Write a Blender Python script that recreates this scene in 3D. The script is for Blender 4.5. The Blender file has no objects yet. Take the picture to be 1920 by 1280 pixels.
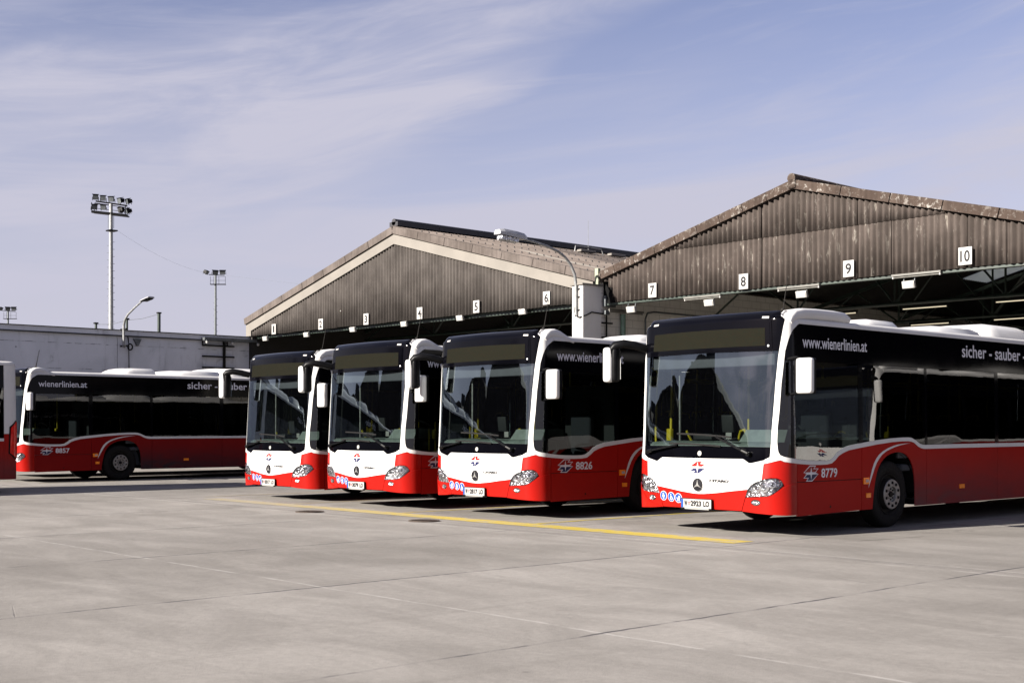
import bpy, bmesh, math, random
from mathutils import Vector, Matrix
random.seed(7)
PI = math.pi; R = math.radians
SC = bpy.context.scene
COL = SC.collection

# ------------------------------------------------------------------ camera, sky, sun, exposure
cam = bpy.data.cameras.new('camera'); camo = bpy.data.objects.new('camera', cam); COL.objects.link(camo)
camo.location = (0, 0, 1.436); camo.rotation_euler = (R(90), 0, R(47.5675))
cam.sensor_width = 36; cam.lens = 44.975; cam.shift_y = 0.0835; cam.clip_start = .1; cam.clip_end = 3000
SC.camera = camo
SC.view_settings.view_transform = 'Standard'; SC.view_settings.look = 'None'
SC.view_settings.gamma = 1; SC.view_settings.use_curve_mapping = False
SC.view_settings.exposure = 1.8
SUN_EL, SUN_AZ = R(24.3), R(11)
sl = bpy.data.lights.new('sun', 'SUN'); sl.energy = 5; sl.angle = R(.5); sl.color = (1, .93, .84)
so = bpy.data.objects.new('sun', sl); COL.objects.link(so); so.location = (-20, -60, 40)
d = Vector((math.sin(SUN_AZ)*math.cos(SUN_EL), math.cos(SUN_AZ)*math.cos(SUN_EL), -math.sin(SUN_EL)))
so.rotation_euler = d.to_track_quat('-Z', 'Y').to_euler()

W = bpy.data.worlds.new('World'); SC.world = W; W.use_nodes = True
def world():
    nt = W.node_tree; N = nt.nodes; L = nt.links; N.clear()
    def n(t, **k):
        x = N.new(t)
        for a, b in k.items(): setattr(x, a, b)
        return x
    def mth(op, a, b=None, c=None, clamp=False):
        x = n('ShaderNodeMath', operation=op, use_clamp=clamp)
        for i, v in enumerate((a, b, c)):
            if v is None: continue
            if isinstance(v, (int, float)): x.inputs[i].default_value = v
            else: L.new(v, x.inputs[i])
        return x.outputs[0]
    out = n('ShaderNodeOutputWorld'); bg = n('ShaderNodeBackground'); L.new(bg.outputs[0], out.inputs[0])
    sky = n('ShaderNodeTexSky', sky_type='NISHITA', sun_disc=False, sun_elevation=SUN_EL, sun_rotation=R(191))
    sky.air_density = 1.0; sky.dust_density = .5; sky.ozone_density = 1.5
    tc = n('ShaderNodeTexCoord'); sp = n('ShaderNodeSeparateXYZ'); L.new(tc.outputs['Generated'], sp.inputs[0])
    z = mth('MAXIMUM', sp.outputs[2], 0.0)
    def noise(scale, sc, detail, rough, dist, off, slant):
        # direction vector turned so that x runs across the view, then tilted: cirrus drawn out along x
        r = n('ShaderNodeVectorRotate', rotation_type='Z_AXIS'); L.new(tc.outputs['Generated'], r.inputs['Vector']); r.inputs['Angle'].default_value = -R(47.57)
        q = n('ShaderNodeVectorRotate', rotation_type='Y_AXIS'); L.new(r.outputs[0], q.inputs['Vector']); q.inputs['Angle'].default_value = R(slant)
        mp = n('ShaderNodeMapping'); mp.inputs['Scale'].default_value = sc; mp.inputs['Location'].default_value = off
        L.new(q.outputs[0], mp.inputs[0])
        t = n('ShaderNodeTexNoise'); t.inputs['Scale'].default_value = scale; t.inputs['Detail'].default_value = detail
        t.inputs['Roughness'].default_value = rough; t.inputs['Distortion'].default_value = dist
        L.new(mp.outputs[0], t.inputs['Vector']); return t.outputs['Fac']
    def ramp(f, a, b, lo=0, hi=1):
        r = n('ShaderNodeMapRange', interpolation_type='SMOOTHSTEP')
        L.new(f, r.inputs['Value'])
        for k, v in zip(('From Min', 'From Max', 'To Min', 'To Max'), (a, b, lo, hi)): r.inputs[k].default_value = v
        return r.outputs[0]
    big = ramp(noise(2.6, (1, 1, 4.2), 2, .5, .2, CL, SLANT), .42, .62)
    fine = ramp(noise(7, (.8, 1, 4.5), 7, .6, .7, (1.3, 2.2, 0), SLANT), .30, .74)
    wisp = ramp(noise(16, (.25, 1, 3.5), 6, .65, .5, (4.3, .2, 0), SLANT-6), .46, .80)
    m = mth('MULTIPLY', big, mth('MULTIPLY_ADD', fine, .7, .3))
    m = mth('MULTIPLY_ADD', wisp, .30, m, True)
    band = mth('MULTIPLY', ramp(noise(4.2, (.55, 1, 5.5), 5, .55, .6, (6.2, 3.1, 4.7), SLANT-5), .40, .66), mth('MULTIPLY', ramp(z, .03, .13), ramp(z, .15, .30, 1, 0)))
    band2 = mth('MULTIPLY', ramp(noise(3.0, (.45, 1, 4.6), 6, .62, .8, (1.2, 8.1, 0.3), SLANT+4), .50, .74), .55)
    m = mth('MAXIMUM', m, mth('MAXIMUM', mth('MULTIPLY', band, .95), band2))
    low = ramp(z, .02, .34, 1.0, .03)          # thin veil thickens towards the horizon
    m = mth('ADD', mth('MULTIPLY', m, mth('MULTIPLY_ADD', low, -.62, .95)), mth('MULTIPLY', low, .84), None, True)
    tint = n('ShaderNodeMix', data_type='RGBA', blend_type='MULTIPLY'); tint.inputs[0].default_value = 1
    L.new(sky.outputs[0], tint.inputs[6]); tint.inputs[7].default_value = (.90, .69, .76, 1)
    mx = n('ShaderNodeMix', data_type='RGBA'); L.new(m, mx.inputs[0])
    L.new(tint.outputs[2], mx.inputs[6]); mx.inputs[7].default_value = (3.35, 3.32, 4.0, 1)
    L.new(mx.outputs[2], bg.inputs[0]); bg.inputs[1].default_value = .05
CL = (7, 2, .8); SLANT = 10
world()

# ------------------------------------------------------------------ object helpers
def tag(o, label=None, cat=None, group=None, kind=None):
    if label: o['label'] = label
    if cat: o['category'] = cat
    if group: o['group'] = group
    if kind: o['kind'] = kind
    return o
def thing(name, label, cat, loc=(0, 0, 0), rz=0, group=None):
    o = bpy.data.objects.new(name, None); COL.objects.link(o)
    o.empty_display_size = .2; o.location = loc; o.rotation_euler = (0, 0, rz)
    return tag(o, label, cat, group)
def link(name, me, mat, parent=None):
    o = bpy.data.objects.new(name, me); COL.objects.link(o)
    if mat is not None:
        for m in (mat if isinstance(mat, (list, tuple)) else [mat]): me.materials.append(m)
    if parent: o.parent = parent
    return o
def copy_tree(o, parent=None):
    c = o.copy(); COL.objects.link(c)
    if parent: c.parent = parent
    for ch in list(o.children): copy_tree(ch, c)
    return c

class MB:
    def __init__(s): s.v = []; s.f = []; s.sm = []; s.mi = []; s.cur = 0
    def add(s, vs, fs, smooth=False, M=None):
        b = len(s.v)
        s.v += [tuple(M @ Vector(p)) if M else tuple(p) for p in vs]
        for f in fs: s.f.append(tuple(b+i for i in f)); s.sm.append(smooth); s.mi.append(s.cur)
        return s
    def box(s, c, size, M=None, bev=0):
        x, y, z = (q/2 for q in size)
        if bev:
            bm = bmesh.new(); bmesh.ops.create_cube(bm, size=1)
            for v in bm.verts: v.co = Vector((v.co.x*size[0], v.co.y*size[1], v.co.z*size[2]))
            bmesh.ops.bevel(bm, geom=bm.edges[:], offset=bev, segments=3, profile=.6, affect='EDGES')
            bm.verts.index_update()
            T = Matrix.Translation(c)
            s.add([v.co for v in bm.verts], [[v.index for v in f.verts] for f in bm.faces], True, (M @ T) if M else T)
            bm.free(); return s
        vs = [(c[0]+a*x, c[1]+b*y, c[2]+e*z) for a in (-1, 1) for b in (-1, 1) for e in (-1, 1)]
        return s.add(vs, [(0, 1, 3, 2), (4, 6, 7, 5), (0, 4, 5, 1), (2, 3, 7, 6), (0, 2, 6, 4), (1, 5, 7, 3)], False, M)
    def beam(s, p, q, w, h, up=(0, 0, 1)):
        p, q = Vector(p), Vector(q); t = (q-p).normalized(); a = t.cross(Vector(up))
        if a.length < 1e-4: a = t.cross(Vector((1, 0, 0)))
        a.normalize(); b = a.cross(t)
        vs = []
        for e in (p, q):
            for i, j in ((-1, -1), (1, -1), (1, 1), (-1, 1)): vs.append(e+a*i*w/2+b*j*h/2)
        return s.add(vs, [(0, 1, 2, 3), (7, 6, 5, 4), (0, 4, 5, 1), (1, 5, 6, 2), (2, 6, 7, 3), (3, 7, 4, 0)])
    def tube(s, pts, r, n=8, cap=True):
        pts = [Vector(p) for p in pts]; m = len(pts); rr = r if isinstance(r, (list, tuple)) else [r]*m
        t0 = (pts[1]-pts[0]).normalized(); a = t0.orthogonal().normalized(); vs = []
        for i, p in enumerate(pts):
            t = (pts[min(i+1, m-1)]-pts[max(i-1, 0)]).normalized()
            a = (a - t*a.dot(t)).normalized(); b = t.cross(a)
            for k in range(n): vs.append(p+(a*math.cos(2*PI*k/n)+b*math.sin(2*PI*k/n))*rr[i])
        fs = [(i*n+k, i*n+(k+1) % n, (i+1)*n+(k+1) % n, (i+1)*n+k) for i in range(m-1) for k in range(n)]
        s.add(vs, fs, True)
        if cap:
            b = len(s.v)-m*n
            s.f += [tuple(b+k for k in reversed(range(n))), tuple(b+(m-1)*n+k for k in range(n))]; s.sm += [False]*2; s.mi += [s.cur]*2
        return s
    def lathe(s, prof, c=(0, 0, 0), axis='x', n=40, smooth=True):
        # prof: (offset along axis, radius)
        vs = []
        for (h, r) in prof:
            for k in range(n):
                a = 2*PI*k/n; u, w = r*math.cos(a), r*math.sin(a)
                p = {'x': (h, u, w), 'y': (u, h, w), 'z': (u, w, h)}[axis]
                vs.append((p[0]+c[0], p[1]+c[1], p[2]+c[2]))
        fs = [(i*n+k, i*n+(k+1) % n, (i+1)*n+(k+1) % n, (i+1)*n+k) for i in range(len(prof)-1) for k in range(n)]
        return s.add(vs, fs, smooth)
    def prism(s, poly, fn, d):
        # poly 2D, fn maps (a,b)->3D point, d: extrusion vector
        n = len(poly); vs = [Vector(fn(*p)) for p in poly]; vs += [v+Vector(d) for v in vs]
        fs = [tuple(range(n)), tuple(reversed(range(n, 2*n)))]+[(i, i+n, (i+1) % n+n, (i+1) % n) for i in range(n)]
        return s.add(vs, fs)
    def sweep(s, pts, sec, up):
        # closed 2-D section (a: sideways, b: up) swept along pts
        pts = [Vector(p) for p in pts]; m = len(pts); n = len(sec(0)); vs = []
        for i, p in enumerate(pts):
            t = (pts[min(i+1, m-1)]-pts[max(i-1, 0)]).normalized(); a = t.cross(Vector(up)).normalized(); b = a.cross(t)
            for (x, y) in sec(i/(m-1)): vs.append(p+a*x+b*y)
        fs = [(i*n+k, i*n+(k+1) % n, (i+1)*n+(k+1) % n, (i+1)*n+k) for i in range(m-1) for k in range(n)]
        fs += [tuple(reversed(range(n))), tuple((m-1)*n+k for k in range(n))]
        return s.add(vs, fs, True)
    def mesh(s, name, angle=40, fix=True):
        me = bpy.data.meshes.new(name); me.from_pydata([tuple(v) for v in s.v], [], s.f)
        me.polygons.foreach_set('use_smooth', s.sm); me.polygons.foreach_set('material_index', s.mi)
        if fix:
            bm = bmesh.new(); bm.from_mesh(me); bmesh.ops.recalc_face_normals(bm, faces=bm.faces[:]); bm.to_mesh(me); bm.free()
        if any(s.sm): me.set_sharp_from_angle(angle=R(angle))
        me.update(); return me
    def build(s, name, mat, parent=None, angle=40, fix=True): return link(name, s.mesh(name, angle, fix), mat, parent)

# ------------------------------------------------------------------ materials
class NT:
    def __init__(s, name):
        s.m = bpy.data.materials.new(name); s.m.use_nodes = True; s.t = s.m.node_tree; s.t.nodes.clear()
        s.out = s.t.nodes.new('ShaderNodeOutputMaterial')
    def n(s, t, **k):
        x = s.t.nodes.new(t)
        for a, b in k.items(): setattr(x, a, b)
        return x
    def put(s, sock, v):
        if v is None: return
        if hasattr(v, 'is_output') or isinstance(v, bpy.types.NodeSocket): s.t.links.new(v, sock)
        elif isinstance(v, (tuple, list)) and len(v) == 3 and sock.type == 'RGBA': sock.default_value = (*v, 1)
        else: sock.default_value = v
    def math(s, op, a, b=None, c=None, clamp=False):
        x = s.n('ShaderNodeMath', operation=op, use_clamp=clamp)
        for i, v in enumerate((a, b, c)): s.put(x.inputs[i], v)
        return x.outputs[0]
    def mix(s, f, a, b, blend='MIX'):
        x = s.n('ShaderNodeMix', data_type='RGBA', blend_type=blend)
        s.put(x.inputs[0], f); s.put(x.inputs[6], a); s.put(x.inputs[7], b); return x.outputs[2]
    def obj(s, sc=(1, 1, 1), loc=(0, 0, 0)):
        tc = s.n('ShaderNodeTexCoord'); mp = s.n('ShaderNodeMapping')
        mp.inputs['Scale'].default_value = sc; mp.inputs['Location'].default_value = loc
        s.t.links.new(tc.outputs['Object'], mp.inputs[0]); return mp.outputs[0]
    def noise(s, vec, scale, detail=4, rough=.55, dist=0):
        t = s.n('ShaderNodeTexNoise'); s.put(t.inputs['Vector'], vec)
        for k, v in (('Scale', scale), ('Detail', detail), ('Roughness', rough), ('Distortion', dist)): t.inputs[k].default_value = v
        return t.outputs['Fac']
    def ramp(s, f, a, b, lo=0., hi=1., smooth=True):
        r = s.n('ShaderNodeMapRange', interpolation_type='SMOOTHSTEP' if smooth else 'LINEAR'); s.put(r.inputs['Value'], f)
        for k, v in zip(('From Min', 'From Max', 'To Min', 'To Max'), (a, b, lo, hi)): r.inputs[k].default_value = v
        return r.outputs[0]
    def bump(s, h, strength=.3, dist=.01):
        b = s.n('ShaderNodeBump'); b.inputs['Strength'].default_value = strength; b.inputs['Distance'].default_value = dist
        s.put(b.inputs['Height'], h); return b.outputs[0]
    def pbsdf(s, color, rough=.5, metal=0., coat=0., spec=.5, normal=None, emit=None, es=0., trans=0., coat_rough=.05):
        p = s.n('ShaderNodeBsdfPrincipled')
        s.put(p.inputs['Base Color'], color); s.put(p.inputs['Roughness'], rough); s.put(p.inputs['Metallic'], metal)
        p.inputs['Coat Weight'].default_value = coat; p.inputs['Coat Roughness'].default_value = coat_rough
        p.inputs['Specular IOR Level'].default_value = spec; p.inputs['Transmission Weight'].default_value = trans
        if normal is not None: s.put(p.inputs['Normal'], normal)
        if emit: s.put(p.inputs['Emission Color'], emit); p.inputs['Emission Strength'].default_value = es
        return p.outputs[0]
    def done(s, sh): s.t.links.new(sh, s.out.inputs[0]); return s.m

def simple(name, col, rough=.5, metal=0., coat=0., var=.12, scale=6, spec=.5, bump=0., emit=None, es=0.):
    k = NT(name); v = k.obj(); f = k.noise(v, scale, 5, .6)
    c = k.mix(k.ramp(f, .3, .7), tuple(x*(1-var) for x in col), tuple(min(1, x*(1+var)) for x in col))
    rr = k.ramp(f, .3, .7, max(.02, rough*.85), min(1, rough*1.15))
    return k.done(k.pbsdf(c, rr, metal, coat, spec, k.bump(k.noise(v, scale*8, 4), bump, .01) if bump else None, emit, es))

M = {}
def paint(name, col, dirt=.0, rough=.32, dust=(.16, .135, .12)):
    # vehicle paint: clear coat, slight orange peel, road film that gathers low down and behind the wheels
    k = NT(name); v = k.obj()
    f = k.noise(v, 1.6, 4, .6)
    c = k.mix(k.ramp(f, .3, .7), tuple(x*.95 for x in col), tuple(min(1, x*1.04) for x in col))
    sp = k.n('ShaderNodeSeparateXYZ'); k.put(sp.inputs[0], v)
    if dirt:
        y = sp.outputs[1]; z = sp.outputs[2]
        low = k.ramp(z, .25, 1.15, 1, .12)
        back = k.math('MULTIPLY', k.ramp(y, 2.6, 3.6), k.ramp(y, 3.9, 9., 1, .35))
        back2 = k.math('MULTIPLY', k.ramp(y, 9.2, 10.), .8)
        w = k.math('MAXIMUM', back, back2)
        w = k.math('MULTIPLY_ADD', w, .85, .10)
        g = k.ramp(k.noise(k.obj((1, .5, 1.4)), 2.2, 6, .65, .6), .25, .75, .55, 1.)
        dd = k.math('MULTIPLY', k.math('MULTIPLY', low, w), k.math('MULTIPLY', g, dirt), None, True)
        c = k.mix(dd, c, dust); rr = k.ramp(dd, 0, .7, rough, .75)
    else: rr = rough
    nb = k.bump(k.noise(v, 9, 2, .5), .04, .004)
    p = k.pbsdf(c, rr, 0, .12 if not dirt else .0, .14 if not dirt else .06, nb)
    return k.done(p)
M['white'] = paint('white_paint', (.50, .497, .49))
M['red'] = paint('red_paint', (.235, .0042, .0022), 0)
M['red_side'] = paint('red_side_paint', (.262, .0046, .0024), .95, .42, (.070,.046,.046))
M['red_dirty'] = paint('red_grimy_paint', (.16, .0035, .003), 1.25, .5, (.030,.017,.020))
M['white_side'] = paint('white_side_paint', (.50, .497, .49), .25, .4)
M['gloss'] = simple('black_gloss', (.0012, .0012, .002), .08, 0, 0, .1, 3, .13)
M['black'] = simple('black_plastic', (.0035, .0035, .004), .4, 0, 0, .2, 14, .08)
M['rubber'] = simple('rubber', (.006, .0055, .0055), .75, 0, 0, .25, 20, .15, .15)
M['under'] = simple('underbody', (.003, .003, .0033), .85, 0, 0, .3, 8, .1)
M['grime'] = simple('dusty_rubber', (.014, .013, .012), .85, 0, 0, .35, 9, .15)
M['silver'] = simple('silver_rim', (.20, .197, .19), .45, .55, 0, .2, 18)
M['chrome'] = simple('chrome', (.75, .75, .76), .12, 1, 0, .05, 10)
M['dash'] = simple('dashboard_grey', (.17, .20, .185), .6, 0, 0, .12, 9)
M['dashdark'] = simple('dashboard_dark', (.006, .007, .008), .6)
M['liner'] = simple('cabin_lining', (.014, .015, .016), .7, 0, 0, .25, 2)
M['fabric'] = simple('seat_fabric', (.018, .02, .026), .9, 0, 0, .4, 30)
M['yellow'] = simple('yellow_rail', (.46, .36, .012), .35, 0, .1, .06)
M['orange'] = simple('orange_lens', (.75, .20, .01), .2, 0, .5, .1, 30)
M['redlens'] = simple('red_lens', (.55, .01, .008), .15, 0, .8, .25, 14)
M['ink'] = simple('black_ink', (.002, .002, .004), .6, spec=.2)
M['letter'] = simple('white_letter', (.52, .52, .55), .45, 0, 0, .05)
M['plate'] = simple('plate_white', (.27, .265, .255), .4, 0, .2, .05)
M['blue'] = simple('sign_blue', (.012, .045, .19), .4, spec=.2)
M['navy'] = simple('navy', (.009, .011, .048), .4, spec=.2)
M['logored'] = simple('logo_red', (.20, .005, .004), .4, spec=.2)
M['shade'] = simple('sun_blind', (.11, .11, .13), .8)
M['mirror'] = simple('mirror_glass', (.8, .8, .82), .03, 1, 0, .02)

def glass(name, tint, refl=1.0, ior=1.5, gain=1.6, warp=.05):
    k = NT(name); tr = k.n('ShaderNodeBsdfTransparent'); tr.inputs[0].default_value = (*tint, 1)
    gl = k.n('ShaderNodeBsdfGlossy'); gl.inputs['Roughness'].default_value = .0; gl.inputs[0].default_value = (*refl, 1) if isinstance(refl, tuple) else (refl, refl, refl, 1)
    v = k.obj()
    nb = k.bump(k.noise(v, 1.3, 2, .5), warp, .03); k.put(gl.inputs['Normal'], nb)
    fr = k.n('ShaderNodeFresnel'); fr.inputs[0].default_value = ior
    mx = k.n('ShaderNodeMixShader'); f = k.math('MULTIPLY', fr.outputs[0], gain, None, True)
    k.put(mx.inputs[0], f); k.put(mx.inputs[1], tr.outputs[0]); k.put(mx.inputs[2], gl.outputs[0])
    return k.done(mx.outputs[0])
M['screen'] = glass('windscreen_glass', (.42, .47, .46), (.78, .92, 1.), 1.60, 2.7, .09)
M['cabglass'] = glass('cab_glass', (.19, .22, .215), 1, 1.45)
M['tint'] = glass('tinted_glass', (.10, .11, .12), 1, 1.45)
M['lens'] = glass('clear_lens', (.92, .93, .94), 1, 1.45)

def led():
    k = NT('led_matrix'); v = k.obj()
    sp = k.n('ShaderNodeSeparateXYZ'); k.put(sp.inputs[0], v)
    def cell(o, p):
        f = k.math('FRACT', k.math('DIVIDE', o, p)); return k.math('ABSOLUTE', k.math('SUBTRACT', f, .5))
    d = k.math('MAXIMUM', cell(sp.outputs[0], .014), cell(sp.outputs[2], .014))
    dot = k.ramp(d, .25, .40, 1, 0)
    f = k.noise(v, 40, 2)
    c = k.mix(k.ramp(f, .35, .65), (.0155, .013, .0075), (.0115, .0132, .0085))
    c = k.mix(dot, (.003, .003, .0027), c)
    return k.done(k.pbsdf(c, .8, 0, 0, .02))
M['led'] = led()
def reflector():
    k = NT('lamp_reflector'); v = k.obj()
    vo = k.n('ShaderNodeTexVoronoi'); k.put(vo.inputs['Vector'], v); vo.inputs['Scale'].default_value = 26
    nb = k.bump(vo.outputs['Distance'], .8, .03)
    c = k.mix(k.ramp(k.noise(v, 22, 3), .35, .7), (.25, .26, .28), (.8, .8, .82))
    return k.done(k.pbsdf(c, .18, .9, 0, .5, nb))
M['reflector'] = reflector()

# ------------------------------------------------------------------ the bus body surface
W2, R1, RC, LEN, RR = 1.275, 6.0, .32, 12.1, .25
XC = W2-RC; A0 = math.asin(XC/(R1-RC)); YC = R1-(R1-RC)*math.cos(A0)
S1 = R1*A0; S2 = S1+RC*(PI/2-A0); S3 = S2+LEN-RR-YC; S4 = S3+RR*PI/2; S5 = S4+W2-RR
def plan(s):
    g = 1 if s >= 0 else -1; a = abs(s)
    if a < S1: t = a/R1; x = R1*math.sin(t); y = R1-R1*math.cos(t); n = (math.sin(t), -math.cos(t))
    elif a < S2: t = A0+(a-S1)/RC; x = XC+RC*math.sin(t); y = YC-RC*math.cos(t); n = (math.sin(t), -math.cos(t))
    elif a < S3: x = W2; y = YC+a-S2; n = (1, 0)
    elif a < S4: t = (a-S3)/RR; x = W2-RR+RR*math.cos(t); y = LEN-RR+RR*math.sin(t); n = (math.cos(t), math.sin(t))
    else: x = W2-RR-(a-S4); y = LEN; n = (0, 1)
    return x*g, y, n[0]*g, n[1]
def tilt(z):
    if z < .65: return .03*(.65-z)/.35
    if z < 1.06: return .026*(z-.65)/.41
    t = .026+.0675*(z-1.06)
    if z > 2.84: q = min((z-2.84)/.14, 1); t += .22*(1-math.sqrt(max(1-q*q, 0)))
    return t
def inset(z):
    i = .03*(max(z-1.3, 0)/1.48)**1.5 if z < 2.78 else .03
    if z > 2.78: q = min((z-2.78)/.1, 1); i = .03+.12*(1-max(1-q**3.5, 0)**(1/2.6))
    return i
def S(s, z):
    x, y, nx, ny = plan(s); fr = max(0, -ny)
    return Vector((x-inset(z)*nx*abs(nx), y+tilt(z)*fr-inset(z)*max(0, ny)**2, z))
def SN(s, z):
    e = 2e-3; a = S(s+e, z)-S(s-e, z); b = S(s, min(z+e, 2.978))-S(s, z-e)
    n = a.cross(b); return n.normalized() if n.length > 1e-12 else Vector((0, 0, 1))
def cuts(a, b, isz):
    o = []; x = a
    while x < b:
        if isz: st = .025 if x > 2.72 else .15
        else: st = .06 if (abs(x) < 1.62 or abs(x) > S3-.1) else .4
        x += st
        if a < x < b: o.append(x)
    return o
def panel_mesh(name, poly, off=0., th=.014, mirror=False):
    if mirror: poly = [(-s, z) for s, z in reversed(poly)]
    bm = bmesh.new(); vs = [bm.verts.new((s, z, 0)) for s, z in poly]; bm.faces.new(vs)
    bmesh.ops.triangulate(bm, faces=bm.faces[:])
    ss = [p[0] for p in poly]; zs = [p[1] for p in poly]
    for (lo, hi, isz) in ((min(ss), max(ss), False), (min(zs), max(zs), True)):
        for c in cuts(lo, hi, isz):
            bmesh.ops.bisect_plane(bm, geom=bm.verts[:]+bm.edges[:]+bm.faces[:], dist=1e-6,
                                   plane_co=(0, c, 0) if isz else (c, 0, 0), plane_no=(0, 1, 0) if isz else (1, 0, 0))
    bmesh.ops.remove_doubles(bm, verts=bm.verts[:], dist=1e-5)
    for f in bm.faces:
        if f.normal.z < 0: f.normal_flip()
    bm.verts.index_update()
    V = []; F = []; NRM = []
    idx = {}
    for v in bm.verts:
        P = S(v.co.x, v.co.y); n = SN(v.co.x, v.co.y); idx[v] = len(V); V.append(P+n*off); NRM.append(n)
    LN = []
    for f in bm.faces:
        F.append([idx[v] for v in f.verts]); LN += [NRM[idx[v]] for v in f.verts]
    for e in bm.edges:
        if len(e.link_faces) == 1:
            l = e.link_loops[0]; a, b = l.vert, l.link_loop_next.vert
            A, B = V[idx[a]], V[idx[b]]; An, Bn = NRM[idx[a]], NRM[idx[b]]
            i = len(V); V += [B, A, A-An*th, B-Bn*th]; NRM += [None]*4
            F.append([i, i+1, i+2, i+3]); fn = (A-B).cross(-An).normalized(); LN += [fn]*4
    bm.free()
    me = bpy.data.meshes.new(name); me.from_pydata([tuple(v) for v in V], [], F)
    me.polygons.foreach_set('use_smooth', [True]*len(F))
    me.normals_split_custom_set([tuple(n) for n in LN]); me.update()
    return me
def panel(name, poly, mat, parent, off=0., th=.014, mirror=False):
    return link(name, panel_mesh(name, poly, off, th, mirror), mat, parent)
def both(name, poly, mat, parent, off=0., th=.014):
    return panel(name, poly, mat, parent, off, th), panel(name, poly, mat, parent, off, th, True)

def text_mesh(name, txt, s0, z0, s1, z1, off=.004, bold=.0, flip=False, plane=None):
    """letters fitted in the box s0..s1 x z0..z1 of the body surface (or mapped by plane)"""
    cu = bpy.data.curves.new('t', 'FONT'); cu.body = txt; cu.size = 1; cu.offset = bold; cu.resolution_u = 3
    o = bpy.data.objects.new('t', cu); COL.objects.link(o)
    dg = bpy.context.evaluated_depsgraph_get(); dg.update()
    me = bpy.data.meshes.new_from_object(o.evaluated_get(dg)); me.name = name
    bpy.data.objects.remove(o); bpy.data.curves.remove(cu)
    xs = [v.co.x for v in me.vertices]; ys = [v.co.y for v in me.vertices]
    ax, bx, ay, by = min(xs), max(xs), min(ys), max(ys)
    if len(me.vertices) and plane is None:
        bm = bmesh.new(); bm.from_mesh(me)
        bmesh.ops.triangulate(bm, faces=bm.faces[:]); bm.to_mesh(me); bm.free()
    for v in me.vertices:
        s = s0+(v.co.x-ax)/(bx-ax)*(s1-s0); z = z0+(v.co.y-ay)/(by-ay)*(z1-z0)
        v.co = plane(s, z) if plane else S(s, z)+SN(s, z)*off
    me.update(); return me

def circ(cs, cz, r, n=20, a0=0, a1=2*PI, rz=None):
    return [(cs+r*math.cos(a0+(a1-a0)*i/n), cz+(rz or r)*math.sin(a0+(a1-a0)*i/n)) for i in range(n if a1-a0 > 6.28 else n+1)]

# ---- outlines on the body (s = run round the plan, z = height)
SU = [(1.367, 1.036), (1.540, 1.014), (1.70, 1.000), (1.821, .993), (2.02, .988), (2.187, .988), (2.285, .999), (2.363, 1.036), (2.443, 1.095), (2.56, 1.145),
      (2.725, 1.183), (3.046, 1.216), (3.427, 1.252), (3.819, 1.277), (4.087, 1.286), (4.27, 1.287), (4.36, 1.278), (4.443, 1.250), (4.582, 1.192), (4.66, 1.178), (4.752, 1.174), (5.751, 1.180), (S3-.10, 1.190)]
SL = [(1.361, .976), (1.540, .958), (1.70, .946), (1.821, .940), (2.02, .934), (2.20, .936), (2.314, .950), (2.403, .996), (2.475, 1.047), (2.58, 1.085),
      (2.725, 1.120), (3.046, 1.154), (3.427, 1.193), (3.819, 1.222), (4.087, 1.232), (4.27, 1.232), (4.34, 1.226), (4.42, 1.208), (4.54, 1.150), (4.62, 1.126), (4.70, 1.117), (4.809, 1.116), (5.751, 1.120), (S3-.10, 1.128)]
def lerp(tab, s):
    for (a, za), (b, zb) in zip(tab, tab[1:]):
        if a <= s <= b: return za+(zb-za)*(s-a)/(b-a)
    return tab[-1][1] if s > tab[-1][0] else tab[0][1]
def seg(tab, a, b): return [(a, lerp(tab, a))]+[p for p in tab if a+1e-4 < p[0] < b-1e-4]+[(b, lerp(tab, b))]
ZB = .29
ARC = [(3.311, ZB), (3.324, .398), (3.340, .50), (3.363, .607), (3.390, .71), (3.427, .802), (3.47, .87), (3.530, .936), (3.60, .985), (3.687, 1.028), (3.775, 1.055), (3.872, 1.072),
       (3.97, 1.078), (4.060, 1.075), (4.13, 1.062), (4.195, 1.040), (4.26, 1.005), (4.319, .955), (4.365, .895), (4.401, .822), (4.428, .72), (4.443, .603), (4.448, ZB)]
RA = 9.785   # centre of the rear arch
ARC2 = [(RA+(s-3.88), z) for s, z in ARC]
PANTOP = [(0, 1.014), (.512, 1.015), (.69, 1.016), (.715, 1.008), (.78, .968), (.80, .961), (.825, .962), (1.008, 1.003)]
PANBOT = [(.780, .618), (.69, .607), (.525, .588), (.457, .579), (.32, .560), (.185, .547), (.09, .538), (0, .535)]
HLT = [(.985, .744), (.902, .718), (.864, .698), (.831, .675)]
def sym(half): # half runs from s=0 outwards and back to s=0
    h = [p for p in half]; return h+[(-s, z) for s, z in reversed(h) if s > 1e-6]

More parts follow.
